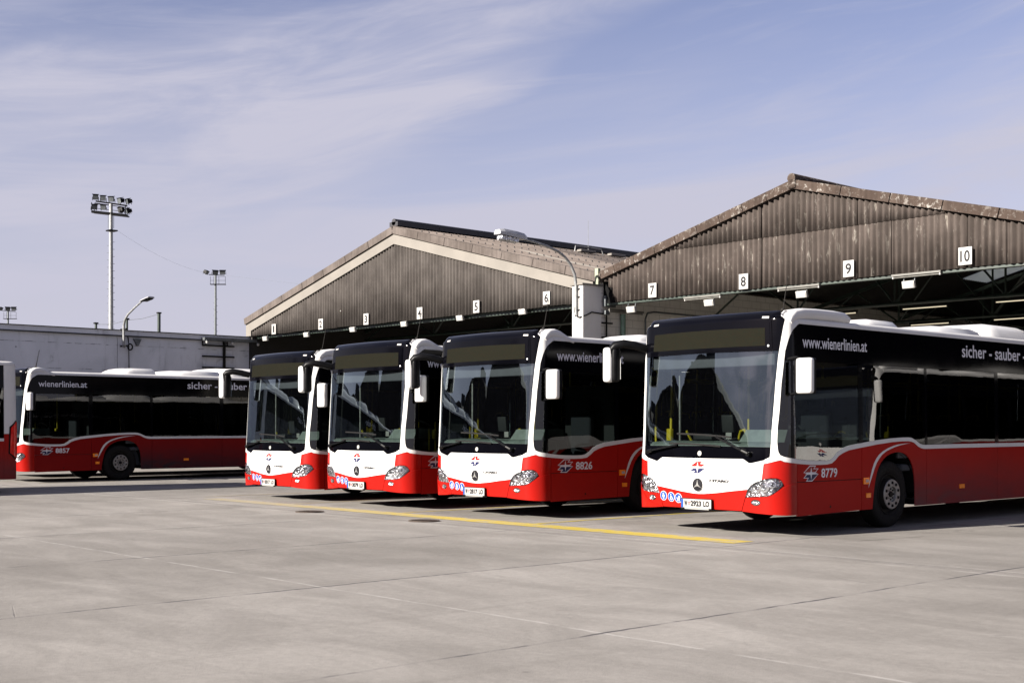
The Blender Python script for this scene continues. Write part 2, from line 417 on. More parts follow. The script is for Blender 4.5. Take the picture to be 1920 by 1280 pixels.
def build_bus(name):
    root = thing(name, '', 'bus')
    P = lambda *a, **k: panel(*a, parent=root, **k)
    # --- front
    panel('front_panel', sym(PANTOP+HLT+PANBOT), M['white'], root)
    panel('bumper', sym([(s, z-.004) for s, z in reversed(PANBOT)]+[(.742, .517), (.706, .418), (.685, .36), (.676, .332), (.3, .335), (0, .336)]), M['red'], root)
    cor = [(.750, .511), (.714, .416), (.694, .36), (.685, .326), (.885, .308), (1.174, .293), (1.287, .288), (1.512, .288), (1.512, .962), (1.369, .974), (1.369, .694), (1.290, .668),
           (1.272, .668), (1.208, .612), (1.131, .558), (1.065, .532), (.898, .518)]
    both('bumper_corner', cor, M['red'], root)
    blade = [(.700, .330), (.78, .350), (.88, .366), (.965, .395), (1.03, .445), (1.085, .505), (1.145, .556), (1.215, .605), (1.285, .655), (1.36, .685), (1.50, .70), (1.50, .292), (1.287, .292), (1.174, .297), (.885, .312), (.71, .328)]
    both('bumper_blade', blade, M['red'], root, .009, .02)
    wing = [(1.016, .953), (.983, .752), (1.11, .777), (1.195, .773), (1.247, .748), (1.281, .694), (1.288, .679), (1.360, .703), (1.360, .974), (1.279, .985), (1.25, .998), (1.227, 1.005), (1.16, .990), (1.092, .973)]
    both('headlight_wing', wing, M['red'], root)
    hl = [(.746, .519), (.783, .613), (.833, .672), (.866, .695), (.904, .714), (.985, .740), (1.05, .757), (1.11, .768), (1.155, .769), (1.195, .765), (1.243, .740), (1.27, .694), (1.268, .676), (1.206, .619), (1.130, .565), (1.065, .540), (.898, .526)]
    for mir in (False, True):
        r = panel('headlight', hl, M['reflector'], root, -.022, .03, mir)
        panel('lens', hl, M['lens'], r, .006, .02, mir)
        for (cs, cz, rr_) in ((1.02, .655, .072), (.905, .62, .052), (1.14, .69, .045)):
            ring = circ(cs, cz, rr_, 22)+[(cs+rr_, cz-1e-4)]+list(reversed(circ(cs, cz, rr_*.78, 22, 0, 2*PI-1e-3)))
            panel('lamp_ring', circ(cs, cz, rr_, 22), M['chrome'], r, -.012, .02, mir)
            panel('lamp_bulb', circ(cs, cz, rr_*.62, 16), M['reflector'], r, -.006, .02, mir)
        fo = panel('fog_lamp', circ(.893, .449, .070, 22, rz=.040), M['black'], root, .001, .006, mir)
        panel('lens', circ(.898, .449, .058, 22, rz=.033), M['reflector'], fo, .006, .008, mir)
    # windscreen cowl, windscreen and destination box
    cowl = sym([(0, 1.020)]+[(s, z+.006) for s, z in PANTOP[1:-1]]+[(1.014, 1.010), (1.084, 1.050), (1.090, 1.175), (0, 1.185)])
    panel('wiper_cowl', cowl, M['gloss'], root)
    scr = sym([(0, 1.188), (1.0, 1.178), (1.089, 1.178), (1.099, 1.44), (1.111, 1.647), (1.128, 2.0), (1.155, 2.33), (1.166, 2.425), (0, 2.436)])
    panel('windscreen', scr, M['screen'], root, 0, .008)
    top = sym([(0, 2.440), (1.167, 2.430), (1.20, 2.60), (1.230, 2.74), (1.262, 2.83), (1.262, 2.93), (1.15, 2.962), (0, 2.968)])
    panel('front_cap', top, M['gloss'], root)
    fr = sym([(0, 2.458), (1.07, 2.458), (1.040, 2.83), (0, 2.855)])
    dd = panel('destination_display', fr, M['gloss'], root, .008, .012)
    panel('display_glass', sym([(0, 2.478), (1.04, 2.478), (1.015, 2.808), (0, 2.83)]), M['gloss'], dd, .012, .004)
    panel('led_matrix', sym([(0, 2.50), (.965, 2.50), (.955, 2.735), (0, 2.745)]), M['led'], dd, .0145, .002)
    panel('light_sensor', [(1.0, 2.485), (1.025, 2.485), (1.025, 2.51), (1.0, 2.51)], M['letter'], dd, .0145, .002)
    for mir in (False, True):
        panel('marker_lamp', [(.90, 2.862), (1.0, 2.858), (1.0, 2.884), (.90, 2.888)], M['plate'], root, .006, .006, mir)
    pil = [(1.089, 1.052), (1.094, 1.115), (1.103, 1.439), (1.115, 1.647), (1.132, 2.0), (1.159, 2.33), (1.173, 2.427), (1.205, 2.60), (1.236, 2.74), (1.268, 2.83), (1.29, 2.905), (1.40, 2.965), (1.58, 2.965), (1.63, 2.80),
           (1.572, 2.775), (1.495, 2.724), (1.43, 2.68), (1.377, 2.633), (1.335, 2.57), (1.303, 2.502), (1.273, 2.426), (1.253, 2.275), (1.219, 2.0), (1.199, 1.646), (1.18, 1.439), (1.178, 1.25), (1.189, 1.158), (1.20, 1.11), (1.222, 1.080)]
    both('corner_pillar', pil, M['white'], root)
    # --- waist stripe, corner piece included
    st = [(1.013, .958), (1.092, .976), (1.16, .994), (1.227, 1.009), (1.252, 1.001), (1.279, .988)]+SL+list(reversed(SU))+[(1.31, 1.046), (1.278, 1.052), (1.222, 1.074), (1.15, 1.060), (1.089, 1.046), (1.011, 1.007)]
    both('waist_stripe', st, M['white_side'], root, .002, .016)
    # --- red side panels
    E1 = .0015
    for mir in (False, True):
        sp = lambda poly: panel('side_panel', poly, M['red_side'], root, 0, .016, mir)
        sp([(1.520, .722)]+[(s, z-E1) for s, z in seg(SL, 1.520, 3.038)]+[(3.034, .722)])
        sp([(1.520, ZB-.018), (1.520, .712), (3.034, .712), (3.03, ZB)])
        sp([(3.038, ZB), (3.044, .7)]+[(s, z-E1) for s, z in seg(SL, 3.046, 4.768)]+[(4.768, ZB)]+list(reversed(ARC)))
        sp([(4.776, ZB)]+[(s, z-E1) for s, z in seg(SL, 4.776, 6.926)]+[(6.926, ZB)])
        sp([(6.934, ZB)]+[(s, z-E1) for s, z in seg(SL, 6.934, 8.9)]+[(8.9, ZB)])
        sp([(8.908, ZB)]+[(s, z-E1) for s, z in seg(SL, 8.908, 10.8)]+[(10.8, ZB)]+list(reversed(ARC2)))
        sp([(10.808, ZB)]+[(s, z-E1) for s, z in seg(SL, 10.808, S3-.10)]+[(S3-.10, ZB)])
        # door seams and catch
        panel('door_catch', circ(2.28, .368, .018, 12), M['black'], root, .001, .002, mir)
        # thin white arc over the front wheel
        arcO = [(3.210, .591), (3.232, .67), (3.260, .750), (3.30, .845), (3.350, .930), (3.41, .996), (3.478, 1.047), (3.58, 1.095), (3.713, 1.138), (3.85, 1.168), (3.979, 1.187), (4.15, 1.199), (4.305, 1.205)]
        arcI = [(4.17, 1.192), (4.033, 1.175), (3.91, 1.155), (3.792, 1.128), (3.66, 1.092), (3.556, 1.046), (3.48, .992), (3.427, .942), (3.37, .87), (3.324, .790), (3.27, .70)]
        panel('wheel_arch_flash', arcO+arcI, M['white_side'], root, .0022, .004, mir)
        for (cs, cz, w, h) in ((3.146, .690, .070, .045), (3.200, .487, .055, .032), (5.80, .535, .075, .032), (8.4, .535, .075, .032)):
            lp = panel('side_indicator', [(cs-w, cz-h), (cs+w, cz-h), (cs+w, cz+h), (cs-w, cz+h)], M['orange'], root, .012, .014, mir)
            if w > .069 and cz > .6: panel('lens', [(cs-.02, cz-.02), (cs+.05, cz-.02), (cs+.05, cz+.02), (cs-.02, cz+.02)], M['plate'], lp, .016, .004, mir)
        # --- glazing band
        ZT = 2.785; ZW = 2.30
        e = .004
        panel('window_band', [(1.285, ZW+.002), (S3-.10, ZW+.002), (S3-.10, ZT), (1.66, ZT), (1.575, 2.772), (1.497, 2.720), (1.433, 2.676), (1.380, 2.629), (1.338, 2.566), (1.307, 2.498), (1.277, 2.42)], M['gloss'], root, -.002, .012, mir)
        corner_w = [(1.226, 1.085), (1.278, 1.056), (1.31, 1.050), (1.385, 1.038), (1.385, ZW-.002), (1.263, ZW-.002), (1.257, 2.275), (1.223, 2.0), (1.203, 1.646), (1.184, 1.439), (1.182, 1.25), (1.193, 1.165)]
        panel('corner_window', corner_w, M['cabglass'], root, -.003, .006, mir)
        def strip(a, b): panel('window_pillar', [(a, lerp(SU, a)+e)]+[(s, z+e) for s, z in seg(SU, a, b)][1:]+[(b, ZW-.002), (a, ZW-.002)], M['gloss'], root, -.002, .012, mir)
        def win(a, b, m, nm='side_window', base=None):
            lo = [(s, z+e) for s, z in seg(SU, a, b)] if base is None else [(a, base), (b, base)]
            panel(nm, lo+[(b, ZW-.002), (a, ZW-.002)], m, root, -.004, .006, mir)
        strip(1.388, 1.452); win(1.455, 2.965, M['cabglass'], 'driver_window'); strip(2.968, 3.075)
        edges = [3.078, 4.72, 4.80, 6.86, 6.98, 8.84, 8.96, 10.75, 10.87, S3-.104]
        for i in range(0, len(edges), 2):
            win(edges[i], edges[i+1], M['tint'])
            if i+2 < len(edges): strip(edges[i+1]+.003, edges[i+2]-.003)
        # rear quarter
        panel('rear_quarter', [(S3-.095, 1.29), (S4-.02, 1.29), (S4-.02, 2.785), (S3-.095, 2.785)], M['white_side'], root, 0, .016, mir)
        panel('rear_quarter', [(S3-.095, ZB), (S4-.02, ZB), (S4-.02, 1.284), (S3-.095, 1.284)], M['red_side'], root, 0, .016, mir)
        tl = panel('tail_lamp', [(S3+.0, .86), (S3+.16, .74), (S4-.03, .74), (S4-.03, 1.58), (S3+.20, 1.58), (S3+.02, 1.44)], M['black'], root, .010, .02, mir)
        panel('lens', [(S3+.03, .87), (S3+.17, .77), (S4-.05, .77), (S4-.05, 1.55), (S3+.21, 1.55), (S3+.05, 1.42)], M['redlens'], tl, .018, .01, mir)
        # roof rail along the side
        panel('roof_rail', [(1.62, 2.789), (S5-.001, 2.789), (S5-.001, 2.876), (1.56, 2.876)], M['white_side'], root, 0, .02, mir)
    # --- rear face
    rr0 = S4-.016
    for mir in (False, True):
        panel('rear_panel', [(rr0, ZB), (S5-.0005, ZB), (S5-.0005, 1.284), (rr0, 1.284)], M['red_side'], root, 0, .016, mir)
        panel('rear_panel', [(rr0, 1.29), (S5-.0005, 1.29), (S5-.0005, 1.75), (rr0, 1.75)], M['white_side'], root, 0, .016, mir)
        panel('rear_window', [(rr0, 1.756), (S5-.0005, 1.756), (S5-.0005, 2.785), (rr0, 2.785)], M['gloss'], root, -.002, .012, mir)
    # --- roof skin
    loop = []
    n = 60
    ss = [-S5+2*S5*i/600 for i in range(601)]
    loop = [S(s, 2.8745) for s in ss[:-1]]
    mb = MB(); rings = 8; m = len(loop); vs = []
    for r in range(rings+1):
        q = 1-r/rings
        for p in loop:
            c = Vector((0, min(max(p.y, 1.0), LEN-1.0), 2.8745)); w = c+(p-c)*q
            vs.append((w.x, w.y, 2.8745+.045*(1-q*q)))
    fs = [(r*m+k, r*m+(k+1) % m, (r+1)*m+(k+1) % m, (r+1)*m+k) for r in range(rings) for k in range(m)]
    mb.add(vs, fs, True); mb.build('roof', M['white_side'], root, 60)
    b = MB(); vs = []; cols_ = 15; prof_ = ((.40, 2.955), (.50, 2.958), (.70, 2.945), (.95, 2.895), (1.05, 2.86))
    for y, z in prof_:
        for i in range(cols_): t_ = -1+2*i/(cols_-1); vs.append((1.10*t_, y+.06*t_*t_, z-.02*t_*t_))
    b.add(vs, [(r*cols_+i, r*cols_+i+1, (r+1)*cols_+i+1, (r+1)*cols_+i) for r in range(4) for i in range(cols_-1)], True)
    for g in (0, cols_-1): b.add([vs[r*cols_+g] for r in range(5)]+[(vs[g][0], 1.05, 2.8), (vs[g][0], .40, 2.8)], [tuple(range(7))])
    b.build('front_dome', M['gloss'], root, 60)
    def pod(nm, x0, x1, y0, y1, z0, h, slope=.3, back=.12):
        b = MB(); sec = []
        ys = [(y0, 0), (y0+slope*.35, .62), (y0+slope*.7, .9), (y0+slope, 1), (y1-back, 1), (y1-back*.3, .85), (y1, 0)]
        vs = []; prof = [(0, 0), (.03, .55), (.09, .88), (.18, 1), (.5, 1.03), (.82, 1), (.91, .88), (.97, .55), (1, 0)]
        for (y, k) in ys:
            for (t, hh) in prof: vs.append((x0+(x1-x0)*t, y, z0+h*k*hh-(.012 if k == 0 else 0)))
        q = len(prof)
        fs = [(i*q+j, i*q+j+1, (i+1)*q+j+1, (i+1)*q+j) for i in range(len(ys)-1) for j in range(q-1)]
        b.add(vs, fs, True); return b.build(nm, M['white'], root, 50)
    pod('roof_hatch', -.55, .55, 3.15, 4.2, 2.885, .19, .40, .06)
    pod('roof_duct', -.92, .92, 4.5, 6.05, 2.875, .165, .55, .02)
    pod('air_conditioner', -.98, .98, 6.07, 7.95, 2.875, .275, .55, .5)
    pod('roof_duct', -.92, .92, 8.1, 11.2, 2.875, .22, .5, .5)
    # --- fairings over the pillars (two lengths)
    def fairing_mesh(long, g):
        b = MB()
        if long: pts = [(1.135, .36, 2.80), (1.13, .42, 2.86), (1.125, .52, 2.905), (1.12, .70, 2.93), (1.12, 1.0, 2.94), (1.12, 1.4, 2.94), (1.12, 1.66, 2.928), (1.12, 1.76, 2.905)]
        else: pts = [(1.135, .36, 2.80), (1.13, .42, 2.86), (1.125, .50, 2.895), (1.12, .60, 2.905), (1.12, .70, 2.885), (1.125, .80, 2.85), (1.13, .90, 2.815), (1.135, 1.0, 2.79)]
        def sec(t):
            w = .118; h = .078*min(1, .55+t*2.2)
            if not long: h *= (1-.55*max(0, t-.55)/.45)
            if long and t > .95: h *= .6
            o = []
            for i in range(16):
                a = 2*PI*i/16; c, s_ = math.cos(a), math.sin(a)
                o.append((w*math.copysign(abs(c)**.55, c), h*math.copysign(abs(s_)**.55, s_)))
            return o
        b.sweep([(g*x, y, z) if g > 0 else (g*(x-.03), y+.16, z-.012) for x, y, z in pts], sec, (0, 0, 1)); return b.mesh('roof_fairing', 50)
    global FAIR
    FAIR = {}
    for g in (1, -1):
        FAIR[(True, g)] = fairing_mesh(True, g); FAIR[(False, g)] = fairing_mesh(False, g)
        for k in (True, False): FAIR[(k, g)].materials.append(M['white'])
        o = link('roof_fairing', FAIR[(True, g)], None, root); o['side'] = g
    # --- emblem, maker word, round badge, pictograms
    LA = [(-.154, .903), (-.044, .970), (.052, .970), (.015, .938), (.104, .938), (.052, .903)]
    LB = [(-.05-s, 1.78-z) for s, z in LA]
    def star(cs, cz, sx, sz):
        return [(cs, cz+sz), (cs+.012, cz+.016), (cs+sx, cz), (cs+.012, cz-.016), (cs, cz-sz), (cs-.012, cz-.016), (cs-sx, cz), (cs-.012, cz+.016)]
    em = panel('operator_emblem', LA, M['logored'], root, .002, .003)
    panel('emblem_half', LB, M['navy'], em, .002, .003)
    panel('emblem_star', star(-.025, .89, .125, .078), M['white'], em, .004, .003)
    def side_em(mir):
        T = lambda pl, k=1.16: [(1.828+(s+.025)*k, .825+(z-.890)*k) for s, z in pl]
        def grow(pl, g):
            cx = sum(p[0] for p in pl)/len(pl); cz = sum(p[1] for p in pl)/len(pl); o = []
            for i, p in enumerate(pl):
                a = Vector(pl[i-1]); b = Vector(p); c = Vector(pl[(i+1) % len(pl)])
                e1 = (b-a).normalized(); e2 = (c-b).normalized(); n1 = Vector((e1.y, -e1.x)); n2 = Vector((e2.y, -e2.x))
                if area(pl) < 0: n1 = -n1; n2 = -n2
                w = n1+n2; w = w/max(.35, w.dot(n1)); o.append((b.x+w.x*g, b.y+w.y*g))
            return o
        def area(pl): return sum(pl[i-1][0]*pl[i][1]-pl[i][0]*pl[i-1][1] for i in range(len(pl)))/2
        r = panel('operator_emblem', grow(T(LA), .013), M['letter'], root, .002, .002, mir)
        panel('emblem_border', grow(T(LB), .013), M['letter'], r, .0022, .002, mir)
        panel('emblem_half', T(LA), M['logored'], r, .0035, .002, mir)
        panel('emblem_half', T(LB), M['navy'], r, .0035, .002, mir)
        panel('emblem_star', [(1.828+(s+.025)*1.16, .825+(z-.890)*1.16) for s, z in star(-.025, .89, .125, .072)], M['letter'], r, .005, .002, mir)
    side_em(False); side_em(True)
    cen = (-.009, .655)
    me_ = panel('maker_badge', circ(*cen, .090, 36), M['chrome'], root, .010, .012)
    panel('badge_field', circ(*cen, .081, 36), M['ink'], me_, .012, .004)
    arms = []
    for k in range(3):
        a = PI/2+k*2*PI/3
        arms += [(cen[0]+.080*math.cos(a), cen[1]+.080*math.sin(a)), (cen[0]+.014*math.cos(a+PI/3), cen[1]+.014*math.sin(a+PI/3))]
    panel('badge_star', arms, M['silver'], me_, .017, .005)
    link('maker_lettering', text_mesh('maker_lettering', 'CITARO', .180, .698, .500, .736, .006, .075), M['ink'], root)
    panel('round_badge', circ(0, 1.081, .034, 24), M['plate'], root, .004, .005)
    # --- wipers
    def on(s, z, o): return S(s, z)+SN(s, z)*o
    for (pv, mid, b0, b1) in (((.80, 1.085), (.296, 1.305), (-.399, 1.345), (.515, 1.300)), ((-.955, 1.092), (-.366, 1.190), (-.544, 1.21), (.356, 1.178))):
        b = MB()
        q = (pv[0]+(mid[0]-pv[0])*.18, pv[1]+(mid[1]-pv[1])*.18)
        b.tube([on(*pv, .055), on(*q, .06)], .024, 8)
        b.beam(on(*q, .06), on(*mid, .045), .03, .022); b.lathe([(0, .0), (0, .03), (.06, .03), (.06, 0)], on(*pv, .0)-Vector((0, .06, 0)), 'y', 14)
        w = b.build('wiper', M['black'], root)
        c = MB(); pts = [on(b0[0]+(b1[0]-b0[0])*i/10, b0[1]+(b1[1]-b0[1])*i/10+.008*math.sin(PI*i/10), .022) for i in range(11)]
        for i in range(10): c.beam(pts[i], pts[i+1], .018, .022)
        c.build('wiper_blade', M['rubber'], w)
    # --- mirrors
    b = MB(); b.box((1.575, .20, 2.09), (.235, .105, .455), bev=.045); mi = b.build('wing_mirror', M['white'], root, 60)
    b = MB(); b.box((1.555, .285, 2.09), (.235, .07, .46), bev=.03); b.box((1.44, .215, 2.09), (.035, .07, .43), bev=.01); b.build('mirror_back', M['black'], mi, 60)
    b = MB(); b.box((1.555, .323, 2.09), (.20, .006, .42)); b.build('mirror_glass', M['mirror'], mi)
    b = MB(); b.tube([(1.22, .33, 2.32), (1.36, .31, 2.335), (1.50, .29, 2.30)], .022, 8); b.tube([(1.23, .35, 1.86), (1.47, .30, 1.88)], .018, 8); b.build('mirror_arm', M['black'], mi)
    b = MB()
    pts = [(-1.17, .26, 2.555), (-1.24, .10, 2.60), (-1.33, -.04, 2.625), (-1.42, -.12, 2.60), (-1.475, -.15, 2.53), (-1.49, -.155, 2.44)]
    b.sweep(pts, lambda t: [(  .062*math.cos(2*PI*i/12), .062*math.sin(2*PI*i/12)) for i in range(12)], (0, .3, 1))
    ar = b.build('mirror_arm', M['black'], root, 60)
    b = MB(); b.box((-1.51, -.16, 2.325), (.15, .14, .50), bev=.06); b.build('mirror_housing', M['white'], ar, 60)
    b = MB(); b.box((-1.455, -.105, 2.325), (.15, .14, .49), bev=.05); b.build('mirror_back', M['black'], ar, 60)
    b = MB(); b.box((-1.46, -.033, 2.32), (.12, .006, .40)); b.build('mirror_glass', M['mirror'], ar)
    b = MB(); b.tube([(.93, .62, 2.96), (.935, .66, 3.16), (.945, .72, 3.46)], [.008, .006, .004], 6); b.lathe([(0, .03), (.03, .02), (.04, 0)], (.93, .62, 2.985), 'z', 12); b.build('aerial', M['grime'], root)
    # --- wheels
    def wheel(x, y, front):
        g = 1 if x > 0 else -1; X = lambda a: x+g*a
        b = MB(); b.lathe([(g*-.27, .29), (g*-.27, .42), (g*-.24, .465), (g*-.20, .478), (g*-.05, .478), (g*-.015, .465), (0, .43), (g*.004, .36), (g*-.012, .30), (g*-.03, .288)], (x, y, .478), 'x', 56)
        for k in range(56):
            a = 2*PI*k/56
        t = b.build('wheel', M['rubber'], root, 50)
        b = MB()
        if front: b.lathe([(g*-.03, .292), (g*-.004, .290), (g*-.004, .280), (g*-.055, .262), (g*-.07, .215), (g*.035, .212)], (x, y, .478), 'x', 48)
        else: b.lathe([(g*-.03, .292), (g*-.004, .290), (g*-.004, .280), (g*-.10, .262), (g*-.15, .215), (g*-.14, .212)], (x, y, .478), 'x', 48)
        b.build('rim', M['grime'], t, 30)
        h = .045 if front else -.13
        b = MB(); b.lathe([(g*(h-.01), .214), (g*h, .208), (g*h, .112), (g*(h-.03), .105), (g*(h-.03), .0)], (x, y, .478), 'x', 48); b.cur = 1
        for k in range(10):
            a = 2*PI*(k+.5)/10; b.lathe([(0, .022), (g*.012, .020), (g*.016, .0)], (X(h), y+.163*math.cos(a), .478+.163*math.sin(a)), 'x', 10)
        for k in range(8):
            a = 2*PI*k/8; b.lathe([(0, .013), (g*.012, .012), (g*.014, 0)], (X(h-.03), y+.075*math.cos(a), .478+.075*math.sin(a)), 'x', 8)
        b.lathe([(0, .045), (g*.018, .04), (g*.02, 0)], (X(h-.03), y, .478), 'x', 20)
        b.build('hub', [M['silver'], M['black']], t, 30)
        b = MB(); n = 20
        for k in range(n):
            a0 = PI*k/n; a1 = PI*(k+1)/n; r = .60
            p = lambda a, xx: (xx, y+r*math.cos(a), .478+r*math.sin(a))
            b.add([p(a0, x+g*.06), p(a1, x+g*.06), p(a1, g*.62), p(a0, g*.62)], [(0, 1, 2, 3)])
        b.add([(g*.62, y-.7, .3), (g*.62, y+.7, .3), (g*.62, y+.7, 1.1), (g*.62, y-.7, 1.1)], [(0, 1, 2, 3)])
        b.build('wheel_housing', M['under'], root)
    for x in (1.20, -1.20): wheel(x, 2.815, True); wheel(x, 8.72, False)
    # --- underside and inside
    b = MB()
    for (y0, y1, w) in ((.30, 2.15, 1.20), (2.15, 3.50, .62), (3.50, 8.05, 1.24), (8.05, 9.40, .62), (9.40, 11.95, 1.24)): b.box((0, (y0+y1)/2, .335), (2*w, y1-y0-.002, .07))
    b.box((0, 2.815, .40), (1.8, .25, .16)); b.box((0, 8.72, .42), (1.8, .3, .2))
    b.build('underbody', M['under'], root)
    b = MB()
    for g in (1, -1):
        for (y0, y1) in ((.50, 2.20), (3.45, 8.10), (9.35, 11.9)): b.box((g*1.235, (y0+y1)/2, .68), (.03, y1-y0, .62))
        b.box((g*1.235, 7.4, 1.04), (.03, 8.9, .10))
    b.box((0, 6.2, 2.42), (2.3, 11.0, .03)); b.box((0, 11.80, 1.4), (2.4, .04, 2.1)); [b.box((0, (y0+y1)/2, .385), (w, y1-y0, .02)) for y0, y1, w in ((.35, 2.15, 2.42), (2.15, 3.5, 1.24), (3.5, 8.05, 2.42), (8.05, 9.4, 1.24), (9.4, 11.65, 2.42))]
    b.box((0, 10.9, .95), (2.40, 1.6, 1.1))
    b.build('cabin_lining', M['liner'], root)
    b = MB(); b.box((0, .30, 2.33), (2.1, .05, .17), bev=.02); b.build('sun_blind', M['shade'], root)
    b = MB()
    sec = [(.14, 1.19), (.20, 1.225), (.55, 1.245), (.80, 1.21), (.82, .80), (.14, .80)]
    for i in range(10):
        xa, xb = -1.05+2.1*i/10, -1.05+2.1*(i+1)/10
        off = lambda x: .055*(x/.9)**2
        A = [(xa, y+off(xa) if y < .5 else y, z) for y, z in sec]; B = [(xb, y+off(xb) if y < .5 else y, z) for y, z in sec]; m6 = len(sec)
        b.add(A+B, [(k, (k+1) % m6, m6+(k+1) % m6, m6+k) for k in range(m6)], False)
    ds = b.build('dashboard', M['dash'], root)
    b = MB()
    for (x0, x1, y0, y1, z0, z1) in ((.36, 1.10, .42, .92, 1.235, 1.40),):
        vs = [(x0, y0, z0), (x1, y0, z0), (x1, y1, z0), (x0, y1, z0), (x0+.05, y0+.10, z1), (x1-.02, y0+.10, z1), (x1-.02, y1, z1), (x0+.05, y1, z1)]
        b.add(vs, [(0, 1, 2, 3), (4, 5, 6, 7), (0, 1, 5, 4), (1, 2, 6, 5), (2, 3, 7, 6), (3, 0, 4, 7)])
    b.build('instrument_binnacle', M['dash'], ds)
    b = MB(); b.box((.16, .62, 1.42), (.20, .05, .24), Matrix.Rotation(.12, 4, 'X'), .015); b.box((-.30, .55, 1.30), (.34, .2, .09), bev=.02); b.build('ticket_machine', M['dashdark'], ds)
    b = MB(); b.box((-.03, .70, 1.315), (.10, .01, .09)); b.build('notice', M['plate'], ds)
    b = MB(); pts = []
    T = Matrix.Translation((.68, 1.02, 1.42)) @ Matrix.Rotation(R(-35), 4, 'X')
    ringp = [T @ Vector((.225*math.cos(2*PI*i/28), .225*math.sin(2*PI*i/28), 0)) for i in range(29)]
    b.tube(ringp, .016, 8)
    b.tube([T @ Vector((-.22, 0, 0)), T @ Vector((0, 0, -.05)), T @ Vector((.22, 0, 0))], .014, 6); b.tube([T @ Vector((0, 0, -.05)), T @ Vector((0, 0, -.4))], .03, 8)
    b.build('steering_wheel', M['black'], root)
    b = MB(); b.box((.68, 1.50, .92), (.48, .46, .14), bev=.05); b.box((.68, 1.76, 1.30), (.46, .13, .70), bev=.05); b.box((.68, 1.78, 1.76), (.28, .10, .18), bev=.04); b.box((.68, 1.5, .62), (.3, .3, .5)); b.build('driver_seat', M['fabric'], root, 60)
    b = MB(); b.box((.62, 2.00, 1.25), (1.14, .03, 1.75)); b.box((.08, 1.45, .86), (.03, 1.1, .95)); b.build('cab_partition', M['liner'], root)
    rails = [[(-.02, .92, .85), (-.02, .92, 1.30), (.02, .90, 1.38), (.10, .88, 1.40), (.16, .86, 1.34), (.30, .80, 1.15)], [(-.62, .95, .8), (-.72, .62, 1.38)], [(-.52, 1.8, .4), (-.52, 1.8, 2.4)], [(.05, 2.1, .4), (.05, 2.1, 2.4)],
             [(-.95, .75, .6), (-.98, .78, 2.3)]]
    for y in (3.6, 4.9, 6.2, 7.5, 8.9):
        for x in (-.45, .45): rails.append([(x, y, .4), (x, y, 2.4)])
    for x in (-.45, .45): rails.append([(x, 2.3, 2.12), (x, 10, 2.12)])
    for i, pth in enumerate(rails):
        b = MB(); b.tube(pth, .018, 8); b.build('handrail', M['yellow'] if i not in (4,) else M['silver'], root)
    b = MB(); b.box((-.52, 1.78, 1.30), (.09, .08, .20), bev=.02); b.build('ticket_validator', M['yellow'], root)
    for y in (3.3, 4.2, 5.1, 6.0, 6.9, 7.8):
        for x in (-.85, .85):
            if x < 0 and 5.4 < y < 7: continue
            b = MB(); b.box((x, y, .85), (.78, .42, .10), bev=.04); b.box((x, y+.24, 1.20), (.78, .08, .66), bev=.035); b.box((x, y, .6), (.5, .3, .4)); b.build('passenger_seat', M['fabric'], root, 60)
            b = MB(); b.tube([(x-.3, y+.24, 1.50), (x-.28, y+.24, 1.60), (x-.1, y+.24, 1.62), (x-.08, y+.24, 1.5)], .016, 6); b.build('seat_grip', M['yellow'], root)
    return root

PICT = {}
def pictograms(root, order):
    spots = (-.660, -.508, -.372)
    for s0, kind in zip(spots, order):
        z0 = .484-.07*(s0+.66)*1.1
        st = panel('pictogram_sticker', circ(s0, z0, .066, 26), M['letter'], root, .002, .002)
        panel('sticker_field', circ(s0, z0, .060, 26), M['blue'], st, .0035, .002)
        o = .005
        T = lambda pl: [(s0+x*.001, z0+y*.001) for x, y in pl]
        if kind == 'person':
            panel('pictogram', T([(-16, 14), (16, 14), (22, -10), (15, -12), (12, 2), (9, -46), (1, -46), (0, -18), (-1, -46), (-9, -46), (-12, 2), (-15, -12), (-22, -10)]), M['letter'], st, o, .002)
            panel('pictogram', T([(11*math.cos(a*.5236), 29+11*math.sin(a*.5236)) for a in range(12)]), M['letter'], st, o, .002)
        elif kind == 'wheelchair':
            panel('pictogram', T([(-8, 20), (2, 20), (3, 4), (18, 3), (26, -24), (36, -22), (35, -30), (20, -32), (10, -8), (-8, -6)]), M['letter'], st, o, .002)
            arc = [(4+26*math.cos(a), -16+26*math.sin(a)) for a in [R(130+i*20) for i in range(11)]]; arc += [(4+18*math.cos(a), -16+18*math.sin(a)) for a in [R(330-i*20) for i in range(11)]]
            panel('pictogram', T(arc), M['letter'], st, o, .002)
            panel('pictogram', T([(-4+8*math.cos(a*.5236), 32+8*math.sin(a*.5236)) for a in range(12)]), M['letter'], st, o, .002)
        else:
            panel('pictogram', T([(-36, 8), (-26, 4), (8, 4), (6, 34), (22, 30), (32, 16), (33, 2), (26, -10), (12, -18), (-10, -18), (-24, -8), (-28, 4), (-38, 2)]), M['letter'], st, o, .002)
            for cx in (-12, 16): panel('pictogram', T([(cx+10*math.cos(a*.5236), -32+10*math.sin(a*.5236)) for a in range(12)]), M['letter'], st, o, .002)

